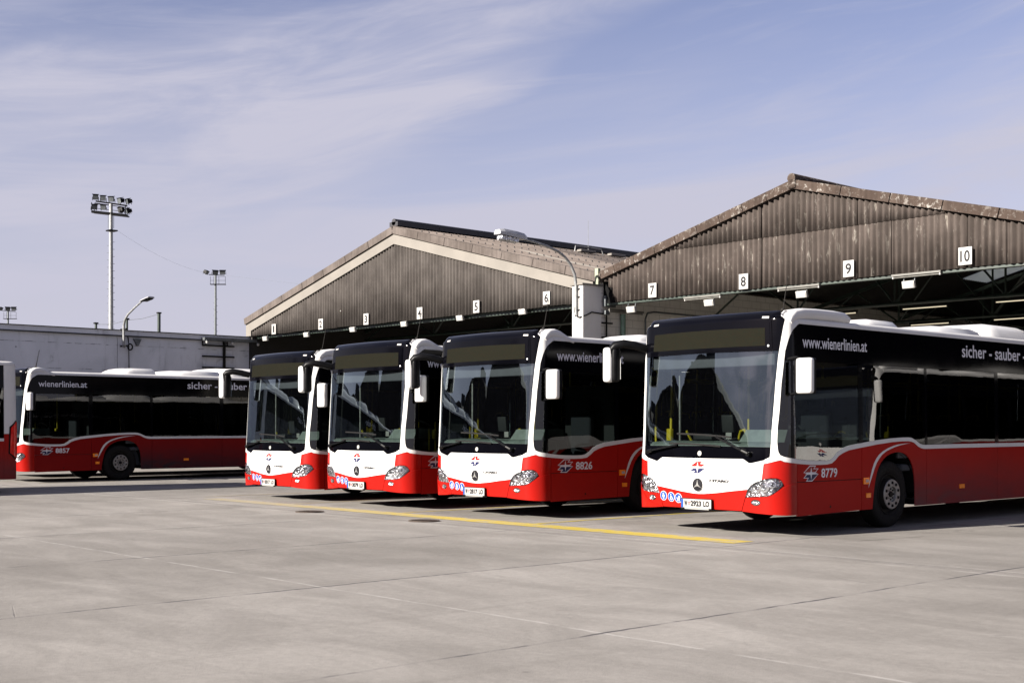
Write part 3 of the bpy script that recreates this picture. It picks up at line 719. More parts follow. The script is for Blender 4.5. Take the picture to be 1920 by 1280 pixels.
def plate(root, num):
    z0, z1 = .326, .460; a, b_ = -.285, .232; cs = (a+b_)/2
    base = S(cs, .39); y = base.y-.030
    b = MB(); b.box((cs, y, (z0+z1)/2), (b_-a+.02, .016, z1-z0+.02)); pl = b.build('licence_plate', M['black'], root)
    b = MB(); b.box((cs, y-.009, (z0+z1)/2+.008), (b_-a, .004, z1-z0-.016)); b.box((cs+.01, y-.009, z0+.004), (b_-a-.10, .004, .013)); b.build('plate_face', M['plate'], pl)
    b = MB(); b.box((a+.020, y-.0115, (z0+z1)/2+.008), (.036, .002, z1-z0-.02)); b.build('country_band', M['blue'], pl)
    pm = lambda s, z: (s, y-.0125, z)
    zc0, zc1 = z0+.036, z1-.020
    link('plate_lettering', text_mesh('plate_lettering', 'W', a+.055, zc0, a+.110, zc1, plane=pm, bold=.05), M['ink'], pl)
    link('plate_lettering', text_mesh('plate_lettering', num, a+.165, zc0, a+.350, zc1, plane=pm, bold=.05), M['ink'], pl)
    link('plate_lettering', text_mesh('plate_lettering', 'LO', a+.385, zc0, a+.488, zc1, plane=pm, bold=.05), M['ink'], pl)
    b = MB()
    for (dx, dz) in ((-.011, .012), (.011, .012), (-.011, -.012), (.011, -.012)):
        b.add([pm(a+.137+dx-.008, (zc0+zc1)/2+dz+.008), pm(a+.137+dx+.008, (zc0+zc1)/2+dz+.008), pm(a+.137+dx+.006*(1 if dz > 0 else .2), (zc0+zc1)/2+dz-.010), pm(a+.137+dx-.006*(1 if dz > 0 else .2), (zc0+zc1)/2+dz-.010)], [(0, 1, 2, 3)])
    b.build('crest', M['logored'], pl)
def bus_letters(root, fleet=None, web=None, motto=True):
    if fleet: link('fleet_number', text_mesh('fleet_number', fleet, 2.062, .760, 2.436, .885, .004, .018), M['letter'], root)
    if web: link('web_lettering', text_mesh('web_lettering', web, 1.665 if 'www' in web else 1.62, 2.478, 3.20 if 'www' in web else 2.92, 2.64, .004, .012), M['letter'], root)
    if motto: link('motto_lettering', text_mesh('motto_lettering', 'sicher - sauber -', 5.85, 2.505, 7.93, 2.705, .004, .014), M['letter'], root)

BUS_GROUP = 'red and white city buses parked at the depot'
first = build_bus('city_bus')
def put_bus(pos, label, long, src, fleet=None, web=None, num=None, order=None, dz=0, motto=True, sz=1):
    r = copy_tree(src) if src is not first or first.get('used') else first
    first['used'] = 1
    r.location = (pos[0], pos[1], dz); r.scale = (1, 1, sz)
    tag(r, label, 'bus', BUS_GROUP)
    for c in r.children:
        if c.name.startswith('roof_fairing'): c.data = FAIR[(long, c['side'])]
        if dz and c.name.startswith('wheel') and 'housing' not in c.name and 'flash' not in c.name: c.location.z = -dz
    EXTRA.append((r, fleet, web, num, order, motto))
    return r
EXTRA = []
put_bus((-11.083, 13.55), 'nearest bus at the right, fleet number 8779 and plate W 2923 LO', True, first, '8779', 'www.wienerlinien.at', '2923', ('person', 'wheelchair', 'pram'))
put_bus((-15.595, 13.462), 'bus with fleet number 8826 and plate W 2817 LO', False, first, '8826', 'www.wienerlinien.at', '2817', ('pram', 'person', 'wheelchair'))
put_bus((-18.748, 13.386), 'bus with plate W 3079 LO, third from the right', False, first, None, 'www.wienerlinien.at', '3079', ('pram', 'person', 'wheelchair'))
put_bus((-21.942, 13.538), 'bus with plate W 3017 LO, leftmost of the four sunlit fronts', True, first, None, 'www.wienerlinien.at', '3017', ('person', 'wheelchair', 'pram'), -.05)
put_bus((-33.885, 12.705), 'bus seen side-on before the concrete wall, fleet number 8857', False, first, '8857', 'wienerlinien.at', '3052', ('person', 'wheelchair', 'pram'))
put_bus((-37.25, 14.05), 'bus mostly hidden behind bus 8857, only its destination display showing', False, first, None, None, None, None, 0, False, 1.05)
put_bus((-29.38, -1.09), 'bus at the left edge showing its white rear corner and red tail lamp', False, first, None, None, None, None, 0, True)
put_bus((-4.1, 23.0), 'bus to the right of bus 8779, seen only mirrored in its windows', True, first, None, None, '2951', ('person', 'wheelchair', 'pram'))
for (r, fleet, web, num, order, motto) in EXTRA:
    if num: plate(r, num)
    if order: pictograms(r, order)
    bus_letters(r, fleet, web, motto)
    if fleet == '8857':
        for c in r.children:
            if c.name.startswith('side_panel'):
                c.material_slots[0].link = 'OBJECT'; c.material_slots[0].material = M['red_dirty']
del first['used']

# ------------------------------------------------------------------ ground
def ground_mat():
    k = NT('concrete_slabs'); v = k.obj(); sp = k.n('ShaderNodeSeparateXYZ'); k.put(sp.inputs[0], v)
    u, w = sp.outputs[0], sp.outputs[1]
    wob = k.math('MULTIPLY', k.math('SUBTRACT', k.noise(v, .9, 3), .5), .10)
    wob2 = k.math('MULTIPLY', k.math('SUBTRACT', k.noise(v, 6, 3), .5), .03)
    wb = k.math('ADD', wob, wob2)
    def line(c, p, off, width, w_=wb):
        f = k.math('DIVIDE', k.math('SUBTRACT', k.math('ADD', c, w_), off), p)
        f = k.math('ABSOLUTE', k.math('SUBTRACT', f, k.math('ROUND', f)))
        return k.ramp(k.math('MULTIPLY', f, p), width*.35, width, 1, 0)
    def at(c, x, width, w_=wb):
        return k.ramp(k.math('ABSOLUTE', k.math('SUBTRACT', k.math('ADD', c, w_), x)), width*.35, width, 1, 0)
    # slab by slab tone
    wn = k.n('ShaderNodeTexWhiteNoise', noise_dimensions='2D'); cb = k.n('ShaderNodeCombineXYZ')
    k.put(cb.inputs[0], k.math('FLOOR', k.math('DIVIDE', k.math('ADD', u, 9.65), 3.5))); k.put(cb.inputs[1], k.math('FLOOR', k.math('DIVIDE', k.math('SUBTRACT', w, 6.5), 5.6)))
    k.put(wn.inputs['Vector'], cb.outputs[0])
    slab = k.ramp(wn.outputs['Value'], 0, 1, .93, 1.06, False)
    big = k.ramp(k.noise(k.obj((1, .6, 1)), .22, 6, .62, .5), .3, .72)
    mid = k.ramp(k.noise(k.obj((.55, 1.2, 1), (4, 2, 0)), 1.1, 6, .65, .8), .32, .74)
    fine = k.ramp(k.noise(v, 14, 6, .7), .25, .75)
    grit = k.ramp(k.noise(v, 130, 3, .7), .2, .8)
    c = k.mix(big, (.202, .190, .175), (.262, .248, .231))
    c = k.mix(mid, k.mix(1., c, (.76, .755, .75), 'MULTIPLY'), c)
    c = k.mix(fine, k.mix(1., c, (.86, .86, .86), 'MULTIPLY'), c)
    c = k.mix(grit, k.mix(1., c, (.82, .82, .82), 'MULTIPLY'), k.mix(1., c, (1.1, 1.1, 1.1), 'MULTIPLY'))
    cs = k.n('ShaderNodeCombineColor'); [k.put(cs.inputs[i], slab) for i in range(3)]
    c = k.mix(1., c, cs.outputs[0], 'MULTIPLY')
    # oily patches and darker drip stains under the lanes
    oil = k.math('MULTIPLY', k.ramp(k.noise(k.obj((1.2, .5, 1)), .8, 4, .6, 1.), .60, .74), k.ramp(w, 11.5, 15))
    c = k.mix(k.math('MULTIPLY', oil, .6), c, (.07, .065, .06))
    st = k.ramp(k.noise(k.obj((1, 1, 1), (9, 3, 0)), .55, 5, .7, 1.4), .62, .72)
    c = k.mix(k.math('MULTIPLY', st, .22), c, (.10, .092, .085))
    # tyre tracks swinging in towards the lanes
    tw = k.math('ADD', u, k.math('MULTIPLY', k.math('SUBTRACT', k.noise(k.obj((.03, .08, 1)), 1, 2), .5), 9))
    tk = k.math('MULTIPLY', k.ramp(k.noise(k.obj((2.6, .05, 1)), 1.2, 4, .6), .54, .70), k.ramp(k.noise(v, .12, 3), .42, .62))
    c = k.mix(k.math('MULTIPLY', tk, .22), c, (.085, .078, .070))
    sp2 = k.n('ShaderNodeTexVoronoi'); k.put(sp2.inputs['Vector'], v); sp2.inputs['Scale'].default_value = 1.7; sp2.inputs['Randomness'].default_value = 1
    dr = k.math('MULTIPLY', k.ramp(sp2.outputs['Distance'], .025, .06, 1, 0), k.ramp(k.noise(v, .35, 3), .5, .62))
    c = k.mix(k.math('MULTIPLY', dr, .55), c, (.05, .046, .042))
    # pale grout joints across, dark cracked joints along
    brk = k.ramp(k.noise(v, 1.7, 3, .6), .38, .60)
    pale = k.math('MAXIMUM', at(w, 6.5, .030), at(w, 12.23, .022))
    pale = k.math('MAXIMUM', pale, k.math('MAXIMUM', at(w, 11.9, .03), k.math('MULTIPLY', line(w, 5.6, 17.8, .03), k.ramp(w, 12.5, 13))))
    pale = k.math('MAXIMUM', pale, k.math('MULTIPLY', at(w, .9, .03), 1.))
    pale = k.math('MULTIPLY', pale, k.ramp(brk, 0, 1, .05, .40, False))
    c = k.mix(pale, c, (.36, .348, .332))
    dark = k.math('MULTIPLY', line(u, 3.5, -9.65, .026), k.ramp(brk, 0, 1, .12, .9, False))
    dark = k.math('MAXIMUM', dark, k.math('MULTIPLY', k.math('MAXIMUM', at(w, 12.05, .012), at(w, 12.14, .012)), .8))
    crk = k.n('ShaderNodeTexVoronoi', feature='DISTANCE_TO_EDGE'); k.put(crk.inputs['Vector'], k.mix(.35, v, k.n('ShaderNodeTexCoord').outputs['Object'])); crk.inputs['Scale'].default_value = .16
    cr = k.math('MULTIPLY', k.ramp(k.math('ADD', crk.outputs['Distance'], k.math('MULTIPLY', wob2, .12)), .0, .0016, 1, 0), k.ramp(k.noise(v, .5, 3), .52, .6))
    dark = k.math('MAXIMUM', dark, k.math('MULTIPLY', cr, .6))
    c = k.mix(dark, c, (.045, .042, .048))
    h = k.math('SUBTRACT', k.math('MULTIPLY_ADD', grit, .25, k.math('MULTIPLY', fine, .35)), k.math('MULTIPLY', dark, 1.2))
    return k.done(k.pbsdf(c, k.ramp(mid, 0, 1, .82, .95), 0, 0, .12, k.bump(h, .45, .010)))
g = MB(); E_ = 600
g.add([(-E_, -E_, 0), (E_, -E_, 0), (E_, E_, 0), (-E_, E_, 0)], [(0, 1, 2, 3)])
tag(g.build('ground', ground_mat()), kind='structure')

def line_mat(name, wear):
    k = NT(name); v = k.obj(); f = k.noise(v, 3.0, 6, .7); f2 = k.noise(v, 60, 3, .7)
    c = k.mix(k.ramp(f, .3, .7), (.30, .225, .02), (.37, .285, .035))
    sp = k.n('ShaderNodeSeparateXYZ'); k.put(sp.inputs[0], v)
    worn = k.math('ADD', k.ramp(k.math('ADD', f, k.math('MULTIPLY', f2, .35)), .72-wear*.3, .92-wear*.2, 0, .8), k.ramp(sp.outputs[0], -22.6, -14, .75, .05))
    c = k.mix(k.math('MINIMUM', worn, .85), c, (.19, .175, .155))
    return k.done(k.pbsdf(c, .75, 0, 0, .3, k.bump(f2, .2, .004)))
ym = line_mat('road_paint', .35)
def strip_mark(p, q, w, z=.004):
    p, q = Vector(p), Vector(q); t = (q-p).normalized(); a = Vector((-t.y, t.x)); n = max(2, int((q-p).length/.25)); vs = []
    for i in range(n+1):
        c = p+(q-p)*i/n; e1, e2 = random.uniform(-.008, .008), random.uniform(-.008, .008)
        vs += [(*(c+a*(w/2+e1)), z), (*(c-a*(w/2+e2)), z)]
    b = MB(); b.add(vs, [(2*i, 2*i+1, 2*i+3, 2*i+2) for i in range(n)])
    tag(b.build('yellow_line', ym), kind='structure')
strip_mark((-23.0, 12.86), (-9.8, 12.86), .42)
for u in (-13.79, -17.05, -20.42, -23.7, -27.1, -32.2, -35.6): strip_mark((u, 13.08), (u, 28.8), .10)
def manhole(u, v, label):
    b = MB(); b.lathe([(0, .24), (.012, .24), (.012, .21), (.006, .20), (.006, 0)], (u, v, .003), 'z', 32)
    for i in range(-3, 4): b.box((u+i*.055, v, .011), (.024, 2*math.sqrt(.042-(i*.055)**2)*.95, .008))
    tag(b.build('manhole_cover', simple('rusty_iron', (.055, .042, .034), .8, 0, 0, .4, 20, .2)), label, 'manhole', 'manhole covers in front of the yellow line')
manhole(-18.29, 12.08, 'dark round manhole cover in front of the bus with plate W 3017 LO')
manhole(-15.34, 12.20, 'dark round manhole cover in front of the yellow line, nearer to bus 8826')

# ------------------------------------------------------------------ the halls
def clad(name, base, light, patch, amt, horiz=False, thr=.58):
    k = NT(name); v = k.obj(); a = k.noise(k.obj((1, 1, .22)), 5, 6, .65, .3); b = k.noise(v, 1.1, 4, .6)
    c = k.mix(k.ramp(b, .3, .7), tuple(x*.8 for x in base), light)
    c = k.mix(k.ramp(k.noise(k.obj((1, 1, .06)), 9, 4, .6), .35, .75), c, k.mix(1., c, (.72, .72, .72), 'MULTIPLY'))
    pn = k.noise(k.obj((1.4, 1.4, .35 if not horiz else 1.2), (3, 1, 2)), 5.5, 8, .72, .4)
    p = k.math('MULTIPLY', k.ramp(pn, thr, thr+.12), k.ramp(b, .35, .62, .25, 1.))
    c = k.mix(k.math('MULTIPLY', p, amt), c, patch)
    return k.done(k.pbsdf(c, .9, 0, 0, .1, k.bump(k.noise(v, 40, 4, .6), .25, .004)))
M['clad1'] = clad('grey_brown_cladding', (.068, .060, .055), (.082, .073, .067), (.14, .13, .11), .05)
M['clad2'] = clad('weathered_brown_cladding', (.063, .052, .046), (.078, .064, .057), (.26, .24, .21), .8, False, .56)
M['rake1'] = clad('brown_verge', (.080, .067, .060), (.102, .087, .079), (.15, .135, .12), .3, True)
M['rake2'] = clad('flaking_verge', (.046, .033, .027), (.06, .045, .037), (.24, .228, .21), .85, True, .525)
M['cream'] = simple('cream_board', (.150, .139, .125), .85, 0, 0, .10, .8, .1)
M['roofing'] = clad('fibre_cement_roof', (.112, .093, .082), (.142, .120, .107), (.19, .165, .14), .4, True)
M['ridge'] = simple('ridge_black', (.012, .012, .015), .6, 0, 0, .3, 5)
M['steel'] = simple('green_steel', (.008, .018, .012), .5, 0, .2, .3, 6)
M['galv'] = simple('galvanised', (.21, .215, .215), .5, .3, 0, .25, 7)
M['galvdark'] = simple('dull_steel', (.09, .10, .105), .5, .4, 0, .25, 7)
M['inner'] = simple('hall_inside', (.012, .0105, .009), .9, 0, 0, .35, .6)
M['lampgrey'] = simple('lamp_grey', (.26, .265, .28), .4, 0, .2, .1)
M['fitting'] = simple('dusty_fitting', (.085, .083, .074), .5)
M['lampwhite'] = simple('lamp_white', (.30, .295, .28), .4, 0, .2, .08)
M['pipegreen'] = simple('green_pipe', (.10, .17, .13), .5, 0, .2, .15)
M['cable'] = simple('cable', (.004, .004, .004), .6, spec=.2)
M['tubelit'] = simple('lit_tube', (.8, .75, .6), .4, emit=(1, .86, .6), es=.22)
def skylight():
    k = NT('roof_light'); t = k.n('ShaderNodeBsdfTranslucent'); t.inputs[0].default_value = (.75, .78, .74, 1)
    dfx = k.n('ShaderNodeBsdfDiffuse'); dfx.inputs[0].default_value = (.5, .5, .47, 1)
    mx = k.n('ShaderNodeMixShader'); mx.inputs[0].default_value = .35; k.put(mx.inputs[1], t.outputs[0]); k.put(mx.inputs[2], dfx.outputs[0])
    return k.done(mx.outputs[0])
M['roof_light'] = skylight()
def blockwall(name, c1, c2, blocks=True):
    k = NT(name); v = k.obj(); f = k.noise(v, .8, 5, .6); c = k.mix(k.ramp(f, .3, .7), c1, c2)
    sp = k.n('ShaderNodeSeparateXYZ'); k.put(sp.inputs[0], v); h = f
    if blocks:
        cb = k.n('ShaderNodeCombineXYZ'); k.put(cb.inputs[0], k.math('ADD', sp.outputs[1], sp.outputs[0])); k.put(cb.inputs[1], sp.outputs[2])
        br = k.n('ShaderNodeTexBrick'); k.put(br.inputs['Vector'], cb.outputs[0]); br.inputs['Scale'].default_value = 1
        br.inputs['Brick Width'].default_value = .52; br.inputs['Row Height'].default_value = .255; br.inputs['Mortar Size'].default_value = .012
        c = k.mix(k.math('MULTIPLY', br.outputs['Fac'], .55), c, tuple(x*.45 for x in c1)); h = br.outputs['Fac']
    dirt = k.ramp(k.noise(k.obj((1.4, 1.4, .25)), 3, 6, .7), .55, .8)
    c = k.mix(k.math('MULTIPLY', dirt, .5), c, tuple(x*.4 for x in c1))
    return k.done(k.pbsdf(c, .85, 0, 0, .25, k.bump(h, -.4 if blocks else .2, .008)))
M['block'] = blockwall('painted_blocks', (.50, .48, .44), (.58, .56, .52))
M['render'] = blockwall('painted_render', (.54, .53, .51), (.60, .59, .57), False)

V0 = 29.0
PER = .1775
def corrugated_gable(u0, u1, zl, top, amp, mid=None, sheet=6, cut=None, v=V0, seam=.045):
    """one skin of upright corrugated sheets; sheets lap every few waves and step where an upper row laps the lower"""
    b = MB(); n = int((u1-u0)/(PER/12)); prev = None
    for i in range(n+1):
        u = u0+(u1-u0)*i/n; ph = (u-u0)/PER; k = int(ph/sheet); fr = ph/sheet-k
        off = -amp*math.cos(2*PI*ph)+(-.010 if k % 2 else 0)+(seam if fr < .03 else 0)
        lo = zl+.012*math.sin(k*2.3)
        if cut: lo = max(lo, cut(u))
        t = top(u)
        split = bool(mid) and t > mid+.05 and lo < mid
        cur = [[(u, v+off, z) for z in ((lo, (lo+mid)/2, mid) if split else (lo, (lo+t)/2, t))]]
        if split: cur.append([(u, v+off-.016, z) for z in (mid-.05, (mid+t)/2, t)])
        if prev:
            for A, B in zip(prev, cur): b.add(A+B, [(0, 1, 4, 3), (1, 2, 5, 4)], True)
        prev = cur
    return b
def hall_body(t, uL, uP, uR, zE, zP, depth, matw):
    """side walls, back wall, floor-to-roof; everything behind the front line"""
    D = V0+depth
    b = MB()
    b.box((uL+.15, (V0+D)/2, zE/2+.04), (.3, depth, zE+.08)); b.build('side_wall', matw, t)
    b = MB(); b.box((uR-.15, (V0+D)/2, zE/2+.04), (.3, depth, zE+.08)); b.build('side_wall', matw, t)
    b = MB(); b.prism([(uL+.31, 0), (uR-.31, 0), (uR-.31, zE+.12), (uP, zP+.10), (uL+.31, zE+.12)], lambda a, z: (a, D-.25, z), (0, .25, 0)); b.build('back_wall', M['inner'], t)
def roof_slope(t, ua, za, ub, zb, depth, lights=(), li=1, v0=V0-.12, th=.05):
    """corrugated slope running down from (ub,zb) ridge to (ua,za) eave; waves follow the fall line"""
    n = int(depth/(PER/4)); cols = 9; b = MB(); rows = []
    nx, nz = -(zb-za), (ub-ua)
    l = math.hypot(nx, nz); nx, nz = nx/l, nz/l
    if nz < 0: nx, nz = -nx, -nz
    vs = []
    for i in range(n+1):
        v = v0+depth*i/n; o = .026*math.cos(2*PI*(v-v0)/PER)
        for j in range(cols):
            q = j/(cols-1); st = .012*(int(q*5.99) % 2)
            vs.append((ua+(ub-ua)*q+nx*(o+st), v, za+(zb-za)*q+nz*(o+st)))
    fs = []
    for i in range(n):
        for j in range(cols-1):
            q4 = (i*cols+j, i*cols+j+1, (i+1)*cols+j+1, (i+1)*cols+j); fs.append(q4 if ub > ua else q4[::-1])
    b.add(vs, fs, True)
    for fi in range(len(fs)):
        v = v0+depth*(fi//(cols-1))/n; q = ((fi % (cols-1))+.5)/(cols-1)
        for (a0, a1, q0, q1) in lights:
            if a0 < v < a1 and q0 < q < q1: b.mi[fi] = li
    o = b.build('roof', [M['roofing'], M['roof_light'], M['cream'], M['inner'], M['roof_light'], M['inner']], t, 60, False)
    m = o.modifiers.new('thick', 'SOLIDIFY'); m.thickness = .012; m.offset = -1; m.material_offset = 3  # underside of the same sheets near-black: the hall's shade put into the colour
    return o
def truss(t, v, uL, uR, uP, zE, zP, zc):
    b = MB(); sl = lambda u: zE-.22+(zP-zE)*(1-abs(u-uP)/(uR-uP))-.1
    b.tube([(uL+.3, v, zc), (uR-.3, v, zc)], .055, 8); b.beam((uL+.3, v, sl(uL+.3)), (uP, v, sl(uP)), .1, .12); b.beam((uP, v, sl(uP)), (uR-.3, v, sl(uR-.3)), .1, .12)
    n = 8; us = [uL+.4+(uR-uL-.8)*i/n for i in range(n+1)]
    for i in range(n):
        a, c = us[i], us[i+1]
        if i % 2: b.tube([(a, v, sl(a)), (c, v, zc)], .035, 6)
        else: b.tube([(a, v, zc), (c, v, sl(c))], .035, 6)
        if i % 2 == 0 and i: b.tube([(a, v, zc), (a, v, sl(a))], .035, 6)
    b.build('roof_truss', M['steel'], t)

# hall one: grey-brown gable with the broad cream verge board, gates 1-6
h1 = thing('depot_hall', 'left depot hall with cream board along its gable and gates numbered 1 to 6', 'building', (-38.2, V0, 0))
def at_root(o, root):
    o.parent = root; o.location = Vector(o.location)-Vector(root.location)
def kids(root):
    for c in root.children: c.location = Vector(c.location)-root.location
uL, uP, uR = -48.7, -38.15, -27.85; ZE, ZP = 6.12, 8.93
top1 = lambda u: (5.60+(8.26-5.60)*(u+48.3)/(-38.15+48.3)) if u < -38.15 else (8.26-(8.26-5.66)*(u+38.15)/(-27.95+38.15))
gb = corrugated_gable(-48.28, -28.08, 5.36, top1, .042, None, 6, None, V0, .012)
o = gb.build('gable_cladding', M['clad1'], h1, 125, False); m = o.modifiers.new('thick', 'SOLIDIFY'); m.thickness = .008; m.offset = -1
b = MB()   # cream board, proud of the cladding
dz = .34
b.prism([(-48.7, 5.36), (-48.3, 5.36), (-48.3, 5.58), (uP, 8.25), (-27.86, 5.62), (-27.86, 5.98), (uP, 8.60), (-48.7, 5.86)], lambda a, z: (a, V0-.10, z), (0, .065, 0))
b.build('verge_board', M['cream'], h1)
for k in range(7):   # brown verge capping, in lengths
    pass
b = MB()
def lengths(b, p, q, n, w, h, gap=.02):
    p, q = Vector(p), Vector(q)
    for i in range(n): b.beam(p+(q-p)*((i+gap*.5)/n), p+(q-p)*((i+1-gap*.5)/n), w, h, (0, 0, 1))
lengths(b, (-48.75, V0-.06, 5.99), (uP, V0-.06, 8.77), 7, .22, .27, .015); lengths(b, (uP, V0-.06, 8.77), (-27.5, V0-.06, 6.06), 7, .22, .27, .015)
b.build('verge_capping', M['rake1'], h1)
roof_slope(h1, -48.8, 6.02, uP, 8.90, 46, ())
roof_slope(h1, -27.35, 6.05, uP, 8.90, 46, ((31.35, 31.95, .26, .62),), 2)
b = MB()
for i in range(23):
    v = V0-.1+i*2.0; b.beam((uP, v, 8.99), (uP, v+1.985, 8.99+.004*(i % 3)), .50, .16)
    b.tube([(uP, v, 9.06), (uP, v+1.985, 9.06)], .13, 8)
b.build('ridge_vent', M['ridge'], h1)
b = MB()   # roof bolts in rows
for j, q in enumerate((.16, .34, .52, .70, .88)):
    for i in range(110):
        v = V0+.2+i*.355; u = -27.35+(uP+27.35)*q; z = 6.05+(8.90-6.05)*q+.045
        b.box((u, v+random.uniform(-.02, .02), z), (.032, .032, .05))
b.build('roof_bolts', M['ridge'], h1)
b = MB(); b.box((-38.2, V0+.25, 5.30), (20.3, .12, .10)); b.box((-38.2, V0+.35, 5.44), (20.3, .2, .14)); b.build('lintel_beam', M['steel'], h1)
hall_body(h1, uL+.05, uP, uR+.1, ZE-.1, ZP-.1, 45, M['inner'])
for v in (35, 42, 49, 56): truss(h1, v, uL, uR, uP, ZE, ZP, 5.45)
b = MB(); b.box((-46, 46, 1.5), (4, .3, 3.0)); b.box((-38, 60, 2.2), (14, .2, 4.0)); b.build('inner_partition', simple('brown_boards', (.10, .075, .045), .8, 0, 0, .3, .8), h1)
kids(h1)
# roof furniture on hall one
b = MB(); b.tube([(-36.9, 38.0, 8.60), (-36.9, 38.0, 9.99)], [.010, .006], 6); b.tube([(-36.9, 37.2, 8.62), (-36.9, 37.25, 8.85), (-36.9, 38.0, 8.86), (-36.9, 38.8, 8.84), (-36.9, 38.9, 8.6)], .02, 6); tag(b.build('roof_antenna', M['galv']), 'thin white whip antenna on the roof of the left depot hall', 'antenna')
for i, (v, nm) in enumerate(((37.6, 'left'), (39.4, 'middle'), (40.6, 'right'))):
    b = MB(); b.box((-36.6, v, 8.62), (.25, .9 if i < 2 else .5, .10), Matrix.Identity(4), .03)
    tag(b.build('roof_ballast', M['cream']), 'pale block at the foot of the roof antenna, '+nm+' one of three', 'block', 'pale blocks under the roof antenna')

# hall two: weathered gable, gates 7-10
h2 = thing('depot_hall', 'right depot hall with weathered brown gable and gates numbered 7 to 10', 'building', (-20.37, V0, 0))
uL, uP, uR = -27.62, -20.36, -13.1; ZE, ZP = 6.0, 7.93
def hall_gable(t, uL, uP, uR, cut=None):
    top2 = lambda u: 6.02+(7.90-6.02)*(1-abs(u-uP)/(uR-uP))
    gb = corrugated_gable(uL+.05, uR, 5.285, top2, .044, 6.715, 5.7, cut)
    o = gb.build('gable_cladding', M['clad2'], t, 125, False); m = o.modifiers.new('thick', 'SOLIDIFY'); m.thickness = .008; m.offset = -1
    b = MB(); lengths(b, (uL-.1, V0-.05, 6.09), (uP-.06, V0-.05, 7.97), 9, .20, .24, .02); lengths(b, (uP+.06, V0-.05, 7.97), (uR, V0-.05, 6.12), 5, .20, .24, .02); b.build('verge_capping', M['rake2'], t)
    b = MB(); b.box((uP, V0-.06, 8.02), (.26, .28, .34), None, .08); b.tube([(uP, V0-.2, 8.14), (uP, V0+45, 8.14)], .13, 10); b.build('ridge_cap', M['rake2'], t)
    roof_slope(t, uL-.3, 6.05, uP, 8.02, 46, ((45, 46.9, .5, .72),)); roof_slope(t, uR+.3, 6.05, uP, 8.02, 46, ())
    b = MB(); b.box(((uL+uR)/2, V0+.06, 5.245), (uR-uL-.5, .07, .06)); b.box(((uL+uR)/2, V0+.3, 5.30), (uR-uL-.5, .1, .14)); b.build('lintel_beam', M['steel'], t)
    for v in (34.0, 40, 46, 52, 58, 64): truss(t, v, uL, uR, uP, ZE, ZP, 5.08)
hall_gable(h2, uL, uP, uR, lambda u: 5.95 if u < -27.25 else (5.75 if u < -27.12 else (5.45 if u < -27.0 else 0)))  # sheet corner stepped away: a gap that also stands in for the lamp's shadow
hall_body(h2, uL-.28, uP, uR+.15, ZE, ZP-.1, 45, M['block'])
kids(h2)
h3 = thing('depot_hall', 'further depot hall beyond the right edge, reflected in the sides of the buses', 'building', (-5.85, V0, 0))
hall_gable(h3, -13.1, -5.85, 1.4)
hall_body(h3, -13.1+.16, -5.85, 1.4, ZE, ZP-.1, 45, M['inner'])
kids(h3)

# pillar between the halls
p = thing('white_pillar', 'white painted pillar between the two depot halls with a street lamp on it', 'pillar', (-27.84, 28.6, 0))
b = MB(); b.box((-27.84, 28.60, 2.91), (.46, .80, 5.82)); b.build('shaft', M['render'], p)
b = MB(); b.box((-27.84, 28.58, 5.845), (.56, .90, .05)); b.build('cap', M['cream'], p)
b = MB(); b.box((-27.62, 28.86, 6.12), (.14, .1, .5)); b.build('corner_plate', simple('pale_green', (.20, .22, .15), .6), p)
kids(p)

b = MB(); b.box((-27.33, V0+.10, 5.62), (.50, .03, .72)); b.build('lamp_shadow_board', M['under'], h2).location = -h2.location  # added dark board: the lamp arm's shadow on the gable, plus the sheet gap
# gate number signs
SGN = [(-46.47, 5.55, '1'), (-42.97, 5.55, '2'), (-39.90, 5.56, '3'), (-36.60, 5.57, '4'), (-33.45, 5.59, '5'), (-29.96, 5.63, '6'), (-25.40, 5.52, '7'), (-22.03, 5.50, '8'), (-18.65, 5.55, '9'), (-15.41, 5.56, '10')]
for (u, z, t) in SGN:
    w = .32 if t != '10' else .35
    s = thing('gate_number_sign', 'white sign with black number '+t+' on the '+('left' if int(t) < 7 else 'right')+' hall gable', 'sign', (u, V0-.09, z), 0, 'gate number signs along the halls')
    b = MB(); b.box((0, 0, 0), (w, .022, .43), None, .006); b.build('board', M['plate'], s)
    hw = .055 if t == '1' else (.125 if t == '10' else .088)
    link('numeral', text_mesh('numeral', t, -hw, -.14, hw, .14, plane=lambda a, c: (a, -.0135, c), bold=.02), M['ink'], s)
    b = MB(); b.box((0, .035, .15), (.04, .06, .03)); b.box((0, .035, -.15), (.04, .06, .03)); b.build('bracket', M['galvdark'], s)

